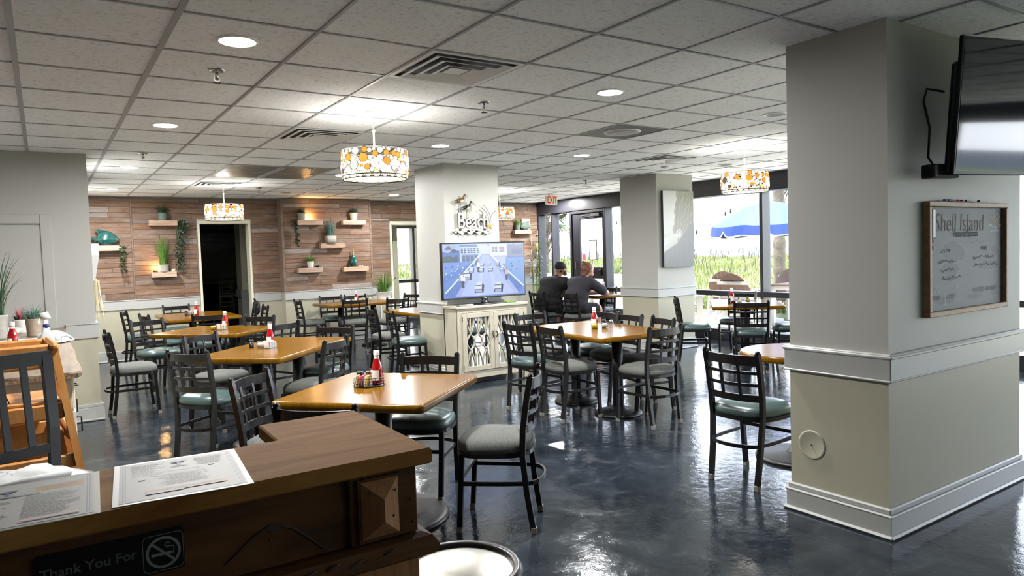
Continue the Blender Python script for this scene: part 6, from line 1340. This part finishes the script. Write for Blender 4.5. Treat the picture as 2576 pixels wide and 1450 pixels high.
# palm trees
def palm(x, y, z0, h, r, label, seed, nf, boots=False):
    t = thing('palm_tree', label, 'tree', (x, y, z0), 0, 'palm trees outside'); q_ = random.Random(seed); P_ = [(r*(1.08-.12*i/40+.05*math.sin(i*1.9)+q_.uniform(-.03, .03)), h*i/40) for i in range(41)]
    MB().lathe(P_, 16).build('trunk', 'palm_trunk', t)
    if boots:
        m = MB()
        for k in range(70): a = k*2.4; zc = h*.42+h*.56*k/70; c = Vector((r*math.cos(a), r*math.sin(a), zc)); u = Vector((math.cos(a)*.5, math.sin(a)*.5, .9))*.26; s_ = Vector((-math.sin(a), math.cos(a), 0))*.05; m.add([c-s_, c+s_, c+u+s_*.6, c+u-s_*.6, c+Vector((math.cos(a), math.sin(a), 0))*.05], [(0, 1, 2, 3), (0, 3, 4), (1, 4, 2), (2, 4, 3)])
        m.build('leaf_boots', 'palm_trunk', t)
    for k in range(nf):
        a = 2*PI*k/nf+q_.uniform(-.2, .2); el = q_.uniform(-.9, .7); L = q_.uniform(.8, 1.1); c = Vector((0, 0, h)); u = Vector((math.cos(a)*math.cos(el), math.sin(a)*math.cos(el), math.sin(el))); m = MB(); e_ = c+u*L; m.tube([c, e_], .012, 5); sd = Vector((-math.sin(a), math.cos(a), 0)); up_ = u.cross(sd)
        for i in range(26):
            th = -1.9+3.8*i/25; d = (u*math.cos(th)+sd*math.sin(th)).normalized()*(.75+.25*math.cos(th))*.8+Vector((0, 0, -.28))*abs(math.sin(th)); w_ = sd*.014*math.cos(th)-u*.014*math.sin(th); m.add([e_-w_, e_+w_, e_+d*.6+w_+Vector((0, 0, .04)), e_+d], [(0, 1, 2), (0, 2, 3)])
        m.build('frond', 'palm_frond', t)
palm(13.8, 9.82, -.05, 3.6, .13, 'thick palm trunk rising beside the blue umbrella', 1, 9); palm(13.2, 17.95, .2, 2.9, .17, 'palm tree with shaggy trunk beyond the corner window', 2, 16, True)
palm(10.9, 22.3, -.05, 3.0, .16, 'palm tree outside the far room window', 3, 12)
# umbrella
t = thing('patio_umbrella', 'blue patio umbrella with white-piped scalloped valance outside', 'umbrella', (12.0, 8.76, -.04)); n = 8; Rr = 1.14; zr, zt = 1.92, 2.40
m = MB(); vs = [(0, 0, zt)]; K = 5
def up_(i, s):
    a = 2*PI*i/(n*4)+.2; rad_ = Rr*s*(1 if i % 4 == 0 else (.985 if i % 2 else .97)); return (rad_*math.cos(a), rad_*math.sin(a), zt-(zt-zr)*(s**1.55)-(0 if i % 4 == 0 else .025*s))
rings = [[up_(i, s) for i in range(n*4)] for s in (.03, .25, .5, .75, 1.0)]; m.rings(rings, True, False); m.build('canopy', 'umbrella_blue', t)
top_ = rings[-1]; vl = []; 
for i in range(n*4): k = i % 4; vl.append(Vector(top_[i])+Vector((0, 0, -(.15 if k == 0 else .21)))*1.0)
fine_t = []; fine_b = []; pip = []
for i in range(n*4):
    a, b = Vector(top_[i]), Vector(top_[(i+1) % (n*4)])
    for j in range(4):
        s = j/4; p = a.lerp(b, s); ph = ((i % 4)*4+j)/16; notch = max(0, 1-abs(ph-.5)/.09); dp = .20-.10*notch; out = Vector((p.x, p.y, 0)).normalized()*.03; fine_t.append(p); fine_b.append(p+out+Vector((0, 0, -dp))); 
m = MB().rings([[p for p in fine_b], [p for p in fine_t]], True, False); m.build('valance', 'umbrella_blue', t); MB().tube(fine_b, .012, 5, True).build('piping', 'white_plastic', t)
MB().tube([(0, 0, 0), (0, 0, zt+.03)], .02, 10).build('pole', 'white_plastic', t); MB().lathe([(0, zt+.1), (.02, zt+.06), (.03, zt+.01), (0, zt)][::-1], 10, cap=False).build('finial', 'white_plastic', t)
for i in range(n): a = 2*PI*i/n+.2; MB().tube([(0, 0, zt-.05), (Rr*math.cos(a), Rr*math.sin(a), zr-.01)], .008, 5).build('rib', 'white_plastic', t)
MB().lathe([(0, 0), (.25, 0), (.24, .06), (.05, .1), (0, .1)], 20, cap=False).build('base', 'concrete_grey', t)
# adirondack chairs and table
def adirondack(x, y, ang, label):
    t = thing('adirondack_chair', label, 'chair', (x, y, -.04), math.radians(ang-90), 'adirondack chairs on the deck'); w, b_ = 'adirondack_white', 'adirondack_brown'; S = 1.06
    for k in range(9):
        u0, u1 = (k-4.45)/4.5, (k-3.55)/4.5; H_ = lambda u: .68-.30*u*u; Y_ = lambda h: -.16-.40*h
        def pt(u, h, o): return (u*(.26+.13*h/.68), Y_(h)-o, .36+h)
        MB().rings([[pt(u0, 0, 0), pt(u1, 0, 0), pt(u1, 0, .02), pt(u0, 0, .02)], [pt(u0, H_(u0), 0), pt(u1, H_(u1), 0), pt(u1, H_(u1), .02), pt(u0, H_(u0), .02)]], False).build('back_slat', b_, t)
    for z, yy, hw in ((.60, -.275, .29), (.86, -.38, .30)): MB().cbox(-hw, hw, yy-.03, yy, z-.03, z+.03, .004).build('back_batten', w, t)
    for k in range(5): MB().cbox(-.27, .27, -.15+k*.11, -.05+k*.11, .36+k*.012, .38+k*.012, .004).build('seat_slat', b_, t)
    for s in (-1, 1):
        MB().cbox(s*.36-.07, s*.36+.07, -.38, .45, .60, .625, .008).build('armrest', w, t); MB().cbox(s*.30-.018, s*.30+.018, .30, .42, 0, .6, .004).build('leg', w, t); MB().bar([(s*.30, -.55, .02), (s*.30, -.30, .6)], .03, .1, (0, 1, 0)).build('leg', w, t); MB().bar([(s*.27, -.5, .22), (s*.27, .40, .36)], .03, .1, (0, 0, 1)).build('side_rail', w, t)
adirondack(10.75, 8.42, 8, 'brown-slatted adirondack chair with its back to the window'); adirondack(11.6, 9.42, 22, 'brown-slatted adirondack chair turned sideways by the umbrella'); adirondack(12.75, 9.0, 188, 'brown-slatted adirondack chair facing the window beside the palm trunk'); adirondack(10.25, 9.62, -30, 'white adirondack chair frame half hidden behind the wave-picture column')
t = thing('patio_table', 'low patio table with a brown slatted top under the umbrella', 'table', (11.85, 7.95, -.04), .1)
for k in range(6): MB().cbox(-.45, .45, -.44+k*.15, -.30+k*.15, .76, .785, .005).build('top_slat', 'adirondack_brown', t)
MB().cbox(-.42, .42, -.42, .42, .68, .76, .006).build('apron', 'adirondack_white', t)
for sx in (-1, 1):
    for sy in (-1, 1): MB().cbox(sx*.38-.04, sx*.38+.04, sy*.38-.04, sy*.38+.04, 0, .7, .005).build('leg', 'adirondack_white', t)
t = thing('deck_shrub', 'small green shrub on the deck by the wave-picture column', 'plant', (11.2, 10.2, -.04)); blades(90, .5, .25, .02, .5, 51, .1).build('foliage', 'leaf_green', t, Matrix.Translation((0, 0, .12))); MB().lathe([(0, 0), (.13, 0), (.16, .2), (0, .18)], 14, cap=False).build('pot', 'pot_wood', t)
# string lights
def string(pts, nb, label):
    t = thing('string_lights', label, 'string lights', (0, 0, 0), 0, 'string lights over the deck'); a, b = Vector(pts[0]), Vector(pts[1]); sag = pts[2]
    f = lambda s: a.lerp(b, s)+Vector((0, 0, -sag*4*s*(1-s))); MB().tube([f(i/20) for i in range(21)], .007, 5).build('cord', 'cord_black', t)
    for k in range(nb): p = f((k+.5)/nb); MB().lathe([(.012, 0), (.018, -.03), (.018, -.09), (.0, -.09)][::-1], 8, tuple(p), cap=False).build('socket', 'cord_black', t); MB().lathe([(.0, -.16), (.022, -.145), (.028, -.12), (.016, -.09)], 10, tuple(p), cap=False).build('bulb', 'bulb_glass', t)
string(((13.3, 17.2, 2.15), (13.3, 4.6, 2.94), .25), 9, 'string of bulbs crossing above the blue umbrella'); string(((12.9, 18.9, 2.31), (12.9, 7.6, 2.42), .10), 6, 'string of bulbs crossing behind the glass door'); string(((12.1, 11.5, 2.05), (12.1, 9.92, 1.84), .08), 3, 'short string of bulbs dipping to the blue umbrella'); string(((6.6, 19.5, 2.5), (12.0, 19.3, 2.2), .15), 8, 'string of bulbs outside the far room window')
# paper notice and sticker on the glass door
t = thing('door_notice', 'framed white paper notice stuck on the glass door', 'notice', (9.045, 10.65, 1.30)); MB().cbox(-.006, 0, -.12, .12, 0, .40, .001).build('frame', 'black_plastic', t); B(-.0075, -.006, -.105, .105, .015, .385, 'paper', 'label_white', t)
t = thing('door_sticker', 'small red and white sticker on the glass door', 'sticker', (9.048, 10.94, 1.18)); B(-.001, 0, -.05, .05, 0, .24, 'sheet', 'packet_pink', t); B(-.0015, -.001, -.035, .035, .06, .12, 'print', 'label_white', t)
# unparent-safe: nothing below
